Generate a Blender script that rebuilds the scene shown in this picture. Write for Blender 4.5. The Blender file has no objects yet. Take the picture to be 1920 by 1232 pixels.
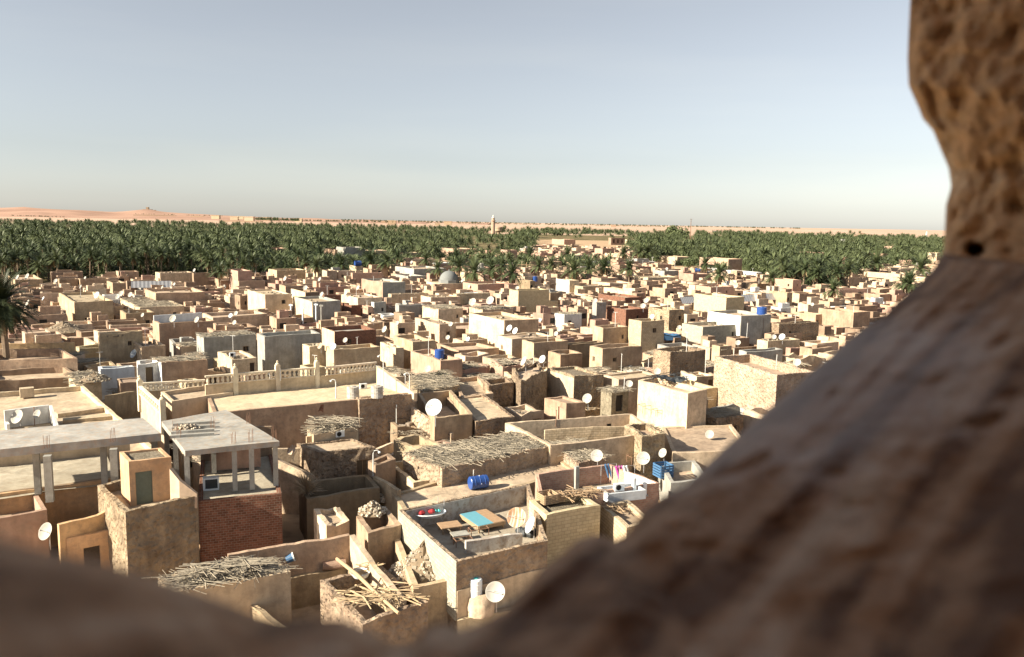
import bpy, math, random
import numpy as np
from mathutils import Vector, noise
random.seed(7)
SC = bpy.context.scene
COL = SC.collection
rad = math.radians
# ------------------------------------------------------------------ camera
W0, H0, FPX = 1920.0, 1232.0, 1500.0
CAMZ = 22.0
PITCH, ROLL = math.atan((616-417)/FPX), rad(1.03)
F = Vector((0, math.cos(PITCH), -math.sin(PITCH)))
r0 = Vector((1, 0, 0)); u0 = Vector((0, math.sin(PITCH), math.cos(PITCH)))
RV = r0*math.cos(ROLL) + u0*math.sin(ROLL)
UV = -r0*math.sin(ROLL) + u0*math.cos(ROLL)
CP = Vector((0, 0, CAMZ))
cam = bpy.data.cameras.new('camera'); camo = bpy.data.objects.new('camera', cam); COL.objects.link(camo)
from mathutils import Matrix
M = Matrix((( RV.x, UV.x, -F.x, 0), (RV.y, UV.y, -F.y, 0), (RV.z, UV.z, -F.z, CAMZ), (0, 0, 0, 1)))
camo.matrix_world = M
cam.sensor_fit = 'HORIZONTAL'; cam.sensor_width = 36; cam.lens = FPX/W0*36
cam.clip_start = 0.01; cam.clip_end = 60000
cam.dof.use_dof = True; cam.dof.focus_distance = 90; cam.dof.aperture_fstop = 3.6
SC.camera = camo
# ------------------------------------------------------------------ sky and sun
SUN_EL, SUN_AZ = rad(27), rad(204)          # azimuth counter-clockwise from +X
wd = bpy.data.worlds.new('World'); SC.world = wd; wd.use_nodes = True
nt = wd.node_tree; bg = nt.nodes['Background']
sky = nt.nodes.new('ShaderNodeTexSky'); sky.sky_type = 'NISHITA'; sky.sun_disc = False
sky.sun_elevation = SUN_EL; sky.sun_rotation = math.pi/2 - SUN_AZ
sky.altitude = 0; sky.air_density = 1.0; sky.dust_density = 0.5; sky.ozone_density = 2.0
hs = nt.nodes.new('ShaderNodeHueSaturation'); hs.inputs['Saturation'].default_value = 0.38
nt.links.new(sky.outputs[0], hs.inputs['Color'])
# thin high cloud, a little warmer and brighter than the air behind it
tcw = nt.nodes.new('ShaderNodeTexCoord'); mpw = nt.nodes.new('ShaderNodeMapping'); mpw.inputs['Scale'].default_value = (1.2, 1.2, 9); nt.links.new(tcw.outputs['Generated'], mpw.inputs[0])
nw_ = nt.nodes.new('ShaderNodeTexNoise'); nw_.inputs['Scale'].default_value = 1.6; nw_.inputs['Detail'].default_value = 5; nt.links.new(mpw.outputs[0], nw_.inputs['Vector'])
rw = nt.nodes.new('ShaderNodeValToRGB'); rw.color_ramp.elements[0].position = .48; rw.color_ramp.elements[1].position = .75; rw.color_ramp.elements[0].color = (1, 1, 1, 1); rw.color_ramp.elements[1].color = (1.07, 1.05, 1.02, 1); nt.links.new(nw_.outputs[0], rw.inputs[0])
mxw = nt.nodes.new('ShaderNodeMix'); mxw.data_type = 'RGBA'; mxw.blend_type = 'MULTIPLY'; mxw.inputs[0].default_value = 1; nt.links.new(hs.outputs[0], mxw.inputs[6]); nt.links.new(rw.outputs[0], mxw.inputs[7]); nt.links.new(mxw.outputs[2], bg.inputs[0])
bg.inputs[1].default_value = 0.05
sd = bpy.data.lights.new('sun', 'SUN'); sd.energy = 5.0; sd.angle = rad(0.5); sd.color = (1.0, 0.89, 0.70)
so = bpy.data.objects.new('sun', sd); COL.objects.link(so)
SDIR = Vector((math.cos(SUN_AZ)*math.cos(SUN_EL), math.sin(SUN_AZ)*math.cos(SUN_EL), math.sin(SUN_EL)))
so.rotation_euler = SDIR.to_track_quat('Z', 'Y').to_euler()
SC.view_settings.view_transform = 'Standard'; SC.view_settings.look = 'None'
SC.view_settings.exposure = 1.48; SC.view_settings.gamma = 1
SC.render.engine = 'CYCLES'
# ------------------------------------------------------------------ pixel <-> world (used only to survey where things stand)
def ray(px, py): return (F + RV*((px-960)/FPX) - UV*((py-616)/FPX))
def P(px, py, z):
    d = ray(px, py); return CP + d*((z-CAMZ)/d.z)
def proj(p):
    v = p-CP; d = v.dot(F); return (960+FPX*v.dot(RV)/d, 616-FPX*v.dot(UV)/d, d)
def slide(c, dr, px):
    v = c-CP; k = (px-960)/FPX
    a0, a1, d0, d1 = v.dot(RV), dr.dot(RV), v.dot(F), dr.dot(F)
    return (k*d0-a0)/(a1-k*d1)
def theta(px): return rad(37-10*max(0, min(1.1, px/1500)))
# ------------------------------------------------------------------ materials
MATS = {}
def nodes(name):
    m = bpy.data.materials.new(name); m.use_nodes = True
    t = m.node_tree; return m, t, t.nodes['Principled BSDF'], t.nodes.new, t.links.new
def mud(name, col, col2=None, sc=0.6, bump=0.5, bsc=4.0, dist=0.06, var=0.16, stain=(0.30, 0.24, 0.18), stamt=0.35, kind='mud', rough=0.95, courses=False):
    m, t, b, N, L = nodes(name)
    col = tuple(c*.86 for c in col); col2 = tuple(c*.76 for c in col2); stain = tuple(c*.8 for c in stain)
    tc = N('ShaderNodeTexCoord'); oi = N('ShaderNodeObjectInfo')
    n1 = N('ShaderNodeTexNoise'); n1.inputs['Scale'].default_value = sc; n1.inputs['Detail'].default_value = 6; n1.inputs['Roughness'].default_value = 0.65
    L(tc.outputs['Object'], n1.inputs['Vector'])
    r = N('ShaderNodeValToRGB'); r.color_ramp.elements[0].position = 0.36; r.color_ramp.elements[1].position = 0.64
    r.color_ramp.elements[0].color = (*col2, 1); r.color_ramp.elements[1].color = (*col, 1); L(n1.outputs[0], r.inputs[0])
    n2 = N('ShaderNodeTexNoise'); n2.inputs['Scale'].default_value = sc*4.3; n2.inputs['Detail'].default_value = 8; n2.inputs['Roughness'].default_value = 0.75
    L(tc.outputs['Object'], n2.inputs['Vector'])
    r2 = N('ShaderNodeValToRGB'); r2.color_ramp.elements[0].position = 0.40; r2.color_ramp.elements[1].position = 0.52
    r2.color_ramp.elements[0].color = (stamt,)*3+(1,); r2.color_ramp.elements[1].color = (0, 0, 0, 1); L(n2.outputs[0], r2.inputs[0])
    mx = N('ShaderNodeMix'); mx.data_type = 'RGBA'; L(r2.outputs[0], mx.inputs[0]); L(r.outputs[0], mx.inputs[6]); mx.inputs[7].default_value = (*stain, 1)
    # slow streaks running down the face
    mp = N('ShaderNodeMapping'); mp.inputs['Scale'].default_value = (2.2, 2.2, 0.25); L(tc.outputs['Object'], mp.inputs[0])
    n4 = N('ShaderNodeTexNoise'); n4.inputs['Scale'].default_value = 1.3; n4.inputs['Detail'].default_value = 4; L(mp.outputs[0], n4.inputs['Vector'])
    hsv = N('ShaderNodeHueSaturation'); L(mx.outputs[2], hsv.inputs['Color'])
    ma = N('ShaderNodeMath'); ma.operation = 'MULTIPLY_ADD'; L(oi.outputs['Random'], ma.inputs[0]); ma.inputs[1].default_value = 2*var; ma.inputs[2].default_value = 0.76-var
    mb = N('ShaderNodeMath'); mb.operation = 'MULTIPLY_ADD'; L(n4.outputs[0], mb.inputs[0]); mb.inputs[1].default_value = 0.5; L(ma.outputs[0], mb.inputs[2])
    L(mb.outputs[0], hsv.inputs['Value'])
    mc = N('ShaderNodeMath'); mc.operation = 'MULTIPLY'; L(oi.outputs['Random'], mc.inputs[0]); mc.inputs[1].default_value = 7.13
    md = N('ShaderNodeMath'); md.operation = 'FRACT'; L(mc.outputs[0], md.inputs[0])
    me = N('ShaderNodeMath'); me.operation = 'MULTIPLY_ADD'; L(md.outputs[0], me.inputs[0]); me.inputs[1].default_value = 0.022; me.inputs[2].default_value = 0.489
    L(me.outputs[0], hsv.inputs['Hue'])
    out = hsv.outputs[0]
    L(out, b.inputs['Base Color']); b.inputs['Roughness'].default_value = rough
    b.inputs['Specular IOR Level'].default_value = 0.12
    bp = N('ShaderNodeBump'); bp.inputs['Strength'].default_value = bump; bp.inputs['Distance'].default_value = dist
    if kind == 'stone':
        v = N('ShaderNodeTexVoronoi'); v.inputs['Scale'].default_value = bsc; v.feature = 'SMOOTH_F1'
        nw = N('ShaderNodeTexNoise'); nw.inputs['Scale'].default_value = 3; L(tc.outputs['Object'], nw.inputs['Vector'])
        va = N('ShaderNodeVectorMath'); va.operation = 'MULTIPLY_ADD'; L(nw.outputs[1], va.inputs[0]); va.inputs[1].default_value = (.35,)*3; L(tc.outputs['Object'], va.inputs[2])
        L(va.outputs[0], v.inputs['Vector'])
        s1 = N('ShaderNodeMath'); s1.operation = 'MULTIPLY_ADD'; L(n2.outputs[0], s1.inputs[0]); s1.inputs[1].default_value = 0.8
        s2 = N('ShaderNodeMath'); s2.operation = 'MULTIPLY'; L(v.outputs[0], s2.inputs[0]); s2.inputs[1].default_value = -1.2; L(s2.outputs[0], s1.inputs[2])
        L(s1.outputs[0], bp.inputs['Height'])
    else:
        n3 = N('ShaderNodeTexNoise'); n3.inputs['Scale'].default_value = bsc; n3.inputs['Detail'].default_value = 9; n3.inputs['Roughness'].default_value = 0.7
        L(tc.outputs['Object'], n3.inputs['Vector']); L(n3.outputs[0], bp.inputs['Height'])
    L(bp.outputs[0], b.inputs['Normal'])
    MATS[name] = m; return m
def brick(name, c1, c2, mortar, bw=0.28, bh=0.14, ms=0.012, bump=0.5, var=0.1):
    m, t, b, N, L = nodes(name)
    uv = N('ShaderNodeUVMap'); uv.uv_map = 'UVMap'; oi = N('ShaderNodeObjectInfo'); tc = N('ShaderNodeTexCoord')
    br = N('ShaderNodeTexBrick'); br.inputs['Scale'].default_value = 1; br.inputs['Brick Width'].default_value = bw; br.inputs['Row Height'].default_value = bh
    br.inputs['Mortar Size'].default_value = ms; br.inputs['Mortar Smooth'].default_value = 0.3
    br.inputs['Color1'].default_value = (*c1, 1); br.inputs['Color2'].default_value = (*c2, 1); br.inputs['Mortar'].default_value = (*mortar, 1)
    L(uv.outputs[0], br.inputs['Vector'])
    n = N('ShaderNodeTexNoise'); n.inputs['Scale'].default_value = 1.7; n.inputs['Detail'].default_value = 7; n.inputs['Roughness'].default_value = .7; L(tc.outputs['Object'], n.inputs['Vector'])
    hv = N('ShaderNodeHueSaturation'); L(br.outputs[0], hv.inputs['Color'])
    a = N('ShaderNodeMath'); a.operation = 'MULTIPLY_ADD'; L(n.outputs[0], a.inputs[0]); a.inputs[1].default_value = 0.9; a.inputs[2].default_value = 0.55; L(a.outputs[0], hv.inputs['Value'])
    L(hv.outputs[0], b.inputs['Base Color']); b.inputs['Roughness'].default_value = .95; b.inputs['Specular IOR Level'].default_value = 0.1
    s = N('ShaderNodeMath'); s.operation = 'MULTIPLY_ADD'; L(br.outputs[1], s.inputs[0]); s.inputs[1].default_value = -1; L(n.outputs[0], s.inputs[2])
    bp = N('ShaderNodeBump'); bp.inputs['Strength'].default_value = bump; bp.inputs['Distance'].default_value = .03; L(s.outputs[0], bp.inputs['Height']); L(bp.outputs[0], b.inputs['Normal'])
    MATS[name] = m; return m
def plain(name, col, rough=0.6, metal=0.0, var=0.0, nz=0.25, sc=6.0):
    m, t, b, N, L = nodes(name)
    tc = N('ShaderNodeTexCoord'); n = N('ShaderNodeTexNoise'); n.inputs['Scale'].default_value = sc; n.inputs['Detail'].default_value = 5; L(tc.outputs['Object'], n.inputs['Vector'])
    oi = N('ShaderNodeObjectInfo')
    hv = N('ShaderNodeHueSaturation'); hv.inputs['Color'].default_value = (*col, 1)
    a = N('ShaderNodeMath'); a.operation = 'MULTIPLY_ADD'; L(n.outputs[0], a.inputs[0]); a.inputs[1].default_value = nz*2; a.inputs[2].default_value = 1-nz-var
    c = N('ShaderNodeMath'); c.operation = 'MULTIPLY_ADD'; L(oi.outputs['Random'], c.inputs[0]); c.inputs[1].default_value = 2*var; L(a.outputs[0], c.inputs[2])
    L(c.outputs[0], hv.inputs['Value']); L(hv.outputs[0], b.inputs['Base Color'])
    b.inputs['Roughness'].default_value = rough; b.inputs['Metallic'].default_value = metal
    MATS[name] = m; return m
mud('mud', (.57, .43, .295), (.41, .295, .20), bump=.7, bsc=5, stamt=.5)
mud('mudpale', (.69, .555, .40), (.53, .415, .295), bump=.6, bsc=5, stamt=.45)
mud('mudpink', (.49, .335, .255), (.39, .26, .195), bump=.6, bsc=5)
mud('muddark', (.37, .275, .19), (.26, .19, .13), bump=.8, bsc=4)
mud('ochre', (.70, .49, .28), (.60, .40, .22), bump=.25, bsc=8, var=.08)
mud('cream', (.70, .56, .40), (.61, .48, .34), bump=.25, bsc=8, var=.06, stamt=.2)
mud('yellow', (.66, .535, .375), (.55, .44, .31), bump=.25, bsc=8, var=.08, stamt=.3)
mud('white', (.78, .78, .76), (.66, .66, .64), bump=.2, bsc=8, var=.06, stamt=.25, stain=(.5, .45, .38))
mud('whitecream', (.88, .78, .60), (.76, .66, .50), bump=.2, bsc=8, var=.03, stamt=.2)
mud('bluewhite', (.64, .68, .72), (.56, .60, .64), bump=.2, bsc=8, var=.05, stamt=.3, stain=(.5, .5, .48))
mud('plaster_worn', (.58, .56, .52), (.46, .43, .39), bump=.3, bsc=6, var=.05, stamt=.75, stain=(.34, .27, .20))
mud('concrete', (.43, .42, .385), (.34, .33, .30), bump=.35, bsc=7, var=.1, stain=(.25, .23, .2))
mud('slab', (.44, .43, .40), (.34, .33, .305), bump=.3, bsc=6, var=.05, stain=(.45, .33, .22), stamt=.5)
mud('stone', (.50, .39, .27), (.29, .215, .15), bump=1.0, bsc=3.4, dist=.28, kind='stone', stamt=.6)
mud('stonepale', (.62, .48, .355), (.45, .34, .245), bump=1.0, bsc=3.6, dist=.25, kind='stone', stamt=.5)
mud('roofdust', (.60, .475, .345), (.45, .345, .25), bump=.6, bsc=3, sc=.35, stamt=.5)
mud('roofgrey', (.46, .41, .33), (.36, .315, .25), bump=.6, bsc=3, sc=.35, stamt=.5)
mud('thatch', (.30, .255, .19), (.17, .14, .10), bump=1.0, bsc=7, dist=.15, sc=2, stamt=.6, stain=(.42, .37, .29))
mud('debris', (.46, .40, .32), (.20, .16, .12), bump=.5, bsc=7, sc=1.5, stamt=.7, stain=(.12, .09, .07))
brick('blockgrey', (.40, .37, .30), (.32, .30, .24), (.27, .24, .19), .42, .21, .02)
brick('blockyellow', (.52, .44, .29), (.45, .37, .24), (.36, .30, .20), .42, .21, .018)
brick('blockpale', (.50, .40, .28), (.42, .33, .22), (.28, .22, .15), .42, .21, .022)
brick('redbrick', (.22, .10, .065), (.13, .06, .04), (.24, .19, .15), .30, .15, .012)
brick('pinkbrick', (.48, .30, .23), (.39, .22, .165), (.42, .35, .27), .30, .15, .018)
plain('dark', (.02, .017, .014), .9)
plain('void', (.05, .036, .026), .95)
plain('doorwood', (.12, .085, .05), .8); plain('doorgreen', (.11, .13, .10), .7); plain('doorred', (.22, .09, .05), .7)
plain('twig', (.30, .235, .16), .9, var=.2, nz=.35, sc=2.0); plain('twiggrey', (.30, .26, .20), .9, nz=.35, sc=1.5)
plain('wood', (.33, .23, .14), .8, nz=.3); plain('palmlog', (.38, .28, .17), .9, nz=.35, sc=4)
plain('dishwhite', (.36, .345, .31), .7, var=.07, nz=.25, sc=2.5); plain('dishgrey', (.5, .53, .55), .5, nz=.1); plain('metal', (.45, .45, .46), .45, .6)
plain('rustiron', (.20, .11, .07), .8); plain('pipe', (.6, .6, .58), .5)
plain('domegrey', (.17, .18, .18), .8)
plain('blueplastic', (.02, .065, .25), .35, nz=.12); plain('bluefaded', (.05, .13, .26), .6, nz=.3); plain('whiteplastic', (.70, .74, .76), .4, nz=.08)
plain('cyanpaint', (.12, .32, .40), .6, nz=.12); plain('teal', (.08, .42, .42), .4); plain('redcloth', (.28, .02, .025), .9, nz=.4, sc=9); plain('magenta', (.45, .05, .32), .9)
plain('board', (.34, .22, .13), .85, nz=.35); plain('tarp', (.03, .035, .04), .6, nz=.6, sc=3); plain('redpaint', (.5, .1, .04), .5)
plain('rubble', (.42, .36, .28), .95, nz=.45, sc=3); plain('soil', (.20, .15, .10), .95, nz=.4, sc=4)
plain('bark', (.20, .145, .10), .95, nz=.4, sc=4)
def rustdish():
    m, t, b, N, L = nodes('dishrust'); tc = N('ShaderNodeTexCoord'); mp = N('ShaderNodeMapping'); mp.inputs['Scale'].default_value = (.5, 6, .5); L(tc.outputs['Object'], mp.inputs[0])
    n = N('ShaderNodeTexNoise'); n.inputs['Scale'].default_value = 1.6; n.inputs['Detail'].default_value = 4; L(mp.outputs[0], n.inputs['Vector'])
    r = N('ShaderNodeValToRGB'); r.color_ramp.elements[0].position = .43; r.color_ramp.elements[1].position = .53; r.color_ramp.elements[0].color = (.50, .45, .38, 1); r.color_ramp.elements[1].color = (.34, .19, .10, 1)
    L(n.outputs[0], r.inputs[0]); L(r.outputs[0], b.inputs['Base Color']); b.inputs['Roughness'].default_value = .7; MATS['dishrust'] = m
rustdish()
def leafmat(name, c1, c2, sc=.35, cell=True):
    m, t, b, N, L = nodes(name); tc = N('ShaderNodeTexCoord'); ge = N('ShaderNodeNewGeometry'); oi = N('ShaderNodeObjectInfo')
    n = N('ShaderNodeTexNoise'); n.inputs['Scale'].default_value = sc; n.inputs['Detail'].default_value = 5; L(ge.outputs['Position'], n.inputs['Vector'])
    a = N('ShaderNodeMath'); a.operation = 'MULTIPLY_ADD'; L(ge.outputs['Random Per Island'], a.inputs[0]); a.inputs[1].default_value = .35; L(n.outputs[0], a.inputs[2])
    s = N('ShaderNodeMath'); s.operation = 'MULTIPLY_ADD'; L(oi.outputs['Random'], s.inputs[0]); s.inputs[1].default_value = .3; L(a.outputs[0], s.inputs[2])
    r = N('ShaderNodeValToRGB'); r.color_ramp.elements[0].position = .5; r.color_ramp.elements[1].position = 1.0
    r.color_ramp.elements[0].color = (*c1, 1); r.color_ramp.elements[1].color = (*c2, 1)
    L(s.outputs[0], r.inputs[0]); L(r.outputs[0], b.inputs['Base Color']); b.inputs['Roughness'].default_value = .55; b.inputs['Specular IOR Level'].default_value = .3
    MATS[name] = m; return m
leafmat('palmleaf', (.03, .05, .022), (.10, .12, .055)); leafmat('palmdark', (.014, .022, .010), (.045, .055, .022)); leafmat('palmdry', (.20, .14, .07), (.30, .22, .12)); leafmat('treeleaf', (.035, .055, .022), (.10, .12, .05), .8)
# ------------------------------------------------------------------ mesh builder
class MB:
    def __init__(s): s.v = []; s.f = []; s.m = []; s.uv = []
    def vert(s, p): s.v.append(tuple(p)); return len(s.v)-1
    def face(s, idx, uv=None, mi=0): s.f.append(tuple(idx)); s.m.append(mi); s.uv.append(uv or [(0, 0)]*len(idx))
    def poly(s, pts, mi=0, uv=None): s.face([s.vert(p) for p in pts], uv, mi)
    def box(s, c, sz, rz=0, mi=0, tilt=None):
        c = Vector(c); hx, hy, hz = sz[0]/2, sz[1]/2, sz[2]/2
        R = Matrix.Rotation(rz, 3, 'Z') if tilt is None else tilt
        i = [s.vert(c+R@Vector((x*hx, y*hy, z*hz))) for z in (-1, 1) for x, y in ((-1, -1), (1, -1), (1, 1), (-1, 1))]
        for q in ((3, 2, 1, 0), (4, 5, 6, 7), (0, 1, 5, 4), (1, 2, 6, 5), (2, 3, 7, 6), (3, 0, 4, 7)):
            s.face([i[k] for k in q], [(0, 0), (.4, 0), (.4, .2), (0, .2)], mi)
    def tube(s, pts, r, n=6, mi=0, cap=True):
        pts = [Vector(p) for p in pts]; rs = r if isinstance(r, (list, tuple)) else [r]*len(pts); rings = []
        for k, p in enumerate(pts):
            t = (pts[min(k+1, len(pts)-1)]-pts[max(k-1, 0)]); t = t.normalized() if t.length > 1e-9 else Vector((0, 0, 1))
            a = t.cross(Vector((0, 0, 1)) if abs(t.z) < .9 else Vector((1, 0, 0))).normalized(); b = t.cross(a)
            rings.append([s.vert(p+(a*math.cos(2*math.pi*j/n)+b*math.sin(2*math.pi*j/n))*rs[k]) for j in range(n)])
        for k in range(len(rings)-1):
            for j in range(n): s.face([rings[k][j], rings[k][(j+1) % n], rings[k+1][(j+1) % n], rings[k+1][j]], None, mi)
        if cap: s.face(rings[0][::-1], None, mi); s.face(rings[-1], None, mi)
    def lathe(s, prof, n=16, c=(0, 0, 0), R=None, mi=0):
        c = Vector(c); R = R or Matrix.Identity(3); rings = []
        for (r, z) in prof: rings.append([s.vert(c+R@Vector((r*math.cos(2*math.pi*j/n), r*math.sin(2*math.pi*j/n), z))) for j in range(n)])
        for k in range(len(rings)-1):
            for j in range(n): s.face([rings[k][j], rings[k][(j+1) % n], rings[k+1][(j+1) % n], rings[k+1][j]], None, mi)
    def build(s, name, mats, parent=None, loc=None, smooth=False):
        me = bpy.data.meshes.new(name); me.from_pydata(s.v, [], s.f)
        if isinstance(mats, str): mats = [mats]
        for m in mats: me.materials.append(MATS[m])
        if len(mats) > 1: me.polygons.foreach_set('material_index', s.m)
        ul = me.uv_layers.new(name='UVMap'); flat = [c for u in s.uv for q in u for c in q]; ul.data.foreach_set('uv', flat)
        if smooth: me.polygons.foreach_set('use_smooth', [True]*len(me.polygons))
        me.update(); o = bpy.data.objects.new(name, me); COL.objects.link(o)
        if parent: o.parent = parent
        if loc is not None: o.location = loc
        return o
def tag(o, label=None, cat=None, group=None, kind=None):
    if label: o['label'] = label
    if cat: o['category'] = cat
    if group: o['group'] = group
    if kind: o['kind'] = kind
    return o
def empty(name, loc, rz=0):
    e = bpy.data.objects.new(name, None); COL.objects.link(e); e.location = loc; e.rotation_euler[2] = rz; e.empty_display_size = .3; return e
def nz(p, s): return noise.noise(Vector((p[0]*s, p[1]*s, p[2]*s if len(p) > 2 else 0)))
# ------------------------------------------------------------------ walls
def ring(mb, pts, z0, ztop, t=.35, seg=.8, amp=.05, top=.08, zin=None, ops=(), closed=True, base=Vector((0, 0, 0)), fz=None, capends=True):
    """A closed ring (or an open run) of thick wall; ops = (edge, s0, w, za, zb) openings in metres."""
    n = len(pts); pts = [Vector((p[0], p[1], 0)) for p in pts]
    def nrm(i):
        d = (pts[(i+1) % n]-pts[i]); d.normalize(); return Vector((d.y, -d.x, 0))   # outward for ccw order
    inner = []
    for i in range(n):
        if closed or 0 < i < n-1:
            a, b = nrm((i-1) % n), nrm(i); m = (a+b); m = m/max(.3, m.dot(a)) if m.length > 1e-6 else a
            k = m.length; m = m*(min(k, 2.2)/k)
        elif i == 0: m = nrm(0)
        else: m = nrm(n-2)
        inner.append(pts[i]-m*t)
    ztf = fz or (lambda p: ztop)
    cache = {}
    def V(key, p, out):
        k = (round(key[0], 3), round(key[1], 3), round(key[2], 3), out)
        if k in cache: return cache[k]
        cache[k] = mb.vert(p-base); return cache[k]
    ne = n if closed else n-1; off = 0
    for i in range(ne):
        A, B = pts[i], pts[(i+1) % n]; Ai, Bi = inner[i], inner[(i+1) % n]; Ln = (B-A).length
        if Ln < .05: continue
        nn = nrm(i); eo = [o for o in ops if o[0] == i]
        ss = set([0.0, Ln]); k = max(1, int(Ln/seg))
        for j in range(1, k): ss.add(Ln*j/k)
        for o in eo:
            ss = {x for x in ss if abs(x-o[1]) > .12 and abs(x-o[1]-o[2]) > .12 or x in (0.0, Ln)}
            ss.add(max(.05, o[1])); ss.add(min(Ln-.05, o[1]+o[2]))
        ss = sorted(ss); zs = set([0.0, 1.0])
        hh = ztop-z0; kz = max(1, int(hh/(seg*1.6)))
        for j in range(1, kz): zs.add(j/kz)
        for o in eo:
            zs = {x for x in zs if abs(x*hh-(o[3]-z0)) > .15 and abs(x*hh-(o[4]-z0)) > .15 or x in (0.0, 1.0)}
            zs.add(max(0.0, (o[3]-z0)/hh)); zs.add(min(.98, (o[4]-z0)/hh))
        zs = sorted(zs)
        def pt(s, f, out):
            q = s/Ln; p = (A.lerp(B, q) if out else Ai.lerp(Bi, q)).copy(); zt = ztf(A.lerp(B, q))
            c = A.lerp(B, q)
            zt += top*(nz((c.x, c.y, 3.1), .45)*1.3+nz((c.x, c.y, 7.7), 1.7)*.7)
            z = z0+(zt-z0)*f if abs(f-1) < 1e-6 or zt < z0+hh*f else z0+hh*f
            if f < 1 and zt < ztop-.3: z = z0+(zt-z0)*f
            w = amp*(nz((c.x, c.y, z), .7)+.5*nz((c.x+9, c.y, z), 2.1))
            e = min(s, Ln-s); w *= min(1, e/.5) if (closed or 0 < i < ne-1) else 1
            p += nn*w*(1 if out else 0); p.z = z; return p
        def solid(a, b):
            sm, zm = (ss[a]+ss[a+1])/2, z0+hh*(zs[b]+zs[b+1])/2
            return not any(o[1] < sm < o[1]+o[2] and o[3] < zm < o[4] for o in eo)
        for a in range(len(ss)-1):
            for b in range(len(zs)-1):
                s0, s1, f0, f1 = ss[a], ss[a+1], zs[b], zs[b+1]
                uv = [(off+s0, z0+hh*f0), (off+s1, z0+hh*f0), (off+s1, z0+hh*f1), (off+s0, z0+hh*f1)]
                def G(s, f, out):
                    p = pt(s, f, out); return V((p.x, p.y, p.z), p, out)
                if solid(a, b):
                    mb.face([G(s0, f0, 1), G(s1, f0, 1), G(s1, f1, 1), G(s0, f1, 1)], uv)
                    if zin is None or z0+hh*f1 > zin:
                        mb.face([G(s1, f0, 0), G(s0, f0, 0), G(s0, f1, 0), G(s1, f1, 0)], [uv[1], uv[0], uv[3], uv[2]])
                    if b == len(zs)-2: mb.face([G(s0, 1, 1), G(s1, 1, 1), G(s1, 1, 0), G(s0, 1, 0)], [(off+s0, 0), (off+s1, 0), (off+s1, t), (off+s0, t)])
                    if a == 0 and not closed and i == 0: mb.face([G(s0, f0, 0), G(s0, f0, 1), G(s0, f1, 1), G(s0, f1, 0)], [(0, uv[0][1]), (t, uv[0][1]), (t, uv[2][1]), (0, uv[2][1])])
                    if a == len(ss)-2 and not closed and i == ne-1: mb.face([G(s1, f0, 1), G(s1, f0, 0), G(s1, f1, 0), G(s1, f1, 1)], [(0, uv[0][1]), (t, uv[0][1]), (t, uv[2][1]), (0, uv[2][1])])
                else:
                    if solid(a, max(b-1, 0)): mb.face([G(s0, f0, 1), G(s1, f0, 1), G(s1, f0, 0), G(s0, f0, 0)], uv)
                    if b+1 < len(zs)-1 and solid(a, b+1): mb.face([G(s0, f1, 0), G(s1, f1, 0), G(s1, f1, 1), G(s0, f1, 1)], uv)
                    if solid(max(a-1, 0), b): mb.face([G(s0, f0, 0), G(s0, f0, 1), G(s0, f1, 1), G(s0, f1, 0)], uv)
                    if solid(min(a+1, len(ss)-2), b): mb.face([G(s1, f0, 1), G(s1, f0, 0), G(s1, f1, 0), G(s1, f1, 1)], uv)
        off += Ln
    return inner
def deckmesh(mb, poly, z, base, seg=1.2, amp=.06, mi=0):
    """quad patch over a 4-corner polygon"""
    A, B, C, D = [Vector((p[0], p[1], 0)) for p in poly]
    nu = max(1, int((B-A).length/seg)); nv = max(1, int((D-A).length/seg)); idx = {}
    for i in range(nu+1):
        for j in range(nv+1):
            p = A.lerp(B, i/nu).lerp(D.lerp(C, i/nu), j/nv); p.z = z+amp*(nz((p.x, p.y, 1), .5)+.4*nz((p.x, p.y, 4), 1.9)); idx[i, j] = (mb.vert(p-base), p)
    for i in range(nu):
        for j in range(nv):
            q = [idx[i, j], idx[i+1, j], idx[i+1, j+1], idx[i, j+1]]
            mb.face([a[0] for a in q], [(a[1].x, a[1].y) for a in q], mi)
def sticks(mb, poly, z, base, n, ln=(1.0, 2.6), r=(.02, .045), rng=random, mess=1.0, rows=None):
    A, B, C, D = [Vector((p[0], p[1], 0)) for p in poly]
    ax = (B-A).normalized(); a0 = math.atan2(ax.y, ax.x)
    for k in range(n):
        u, v = rng.random(), rng.random(); c = A.lerp(B, u).lerp(D.lerp(C, u), v)
        an = a0+rng.gauss(0, .5*mess)+(math.pi/2 if rng.random() < .3*mess else 0); L = rng.uniform(*ln)/2
        d = Vector((math.cos(an), math.sin(an), rng.gauss(0, .07*mess)))
        zz = z+rng.random()*.16; e = Vector((rng.gauss(0, .11), rng.gauss(0, .11), rng.random()*.08))
        p = Vector((c.x, c.y, zz))-base; rr = rng.uniform(*r)
        mb.tube([p-d*L, p+e, p+d*L], [rr, rr*.9, rr*.6], 3, cap=False)
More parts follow.
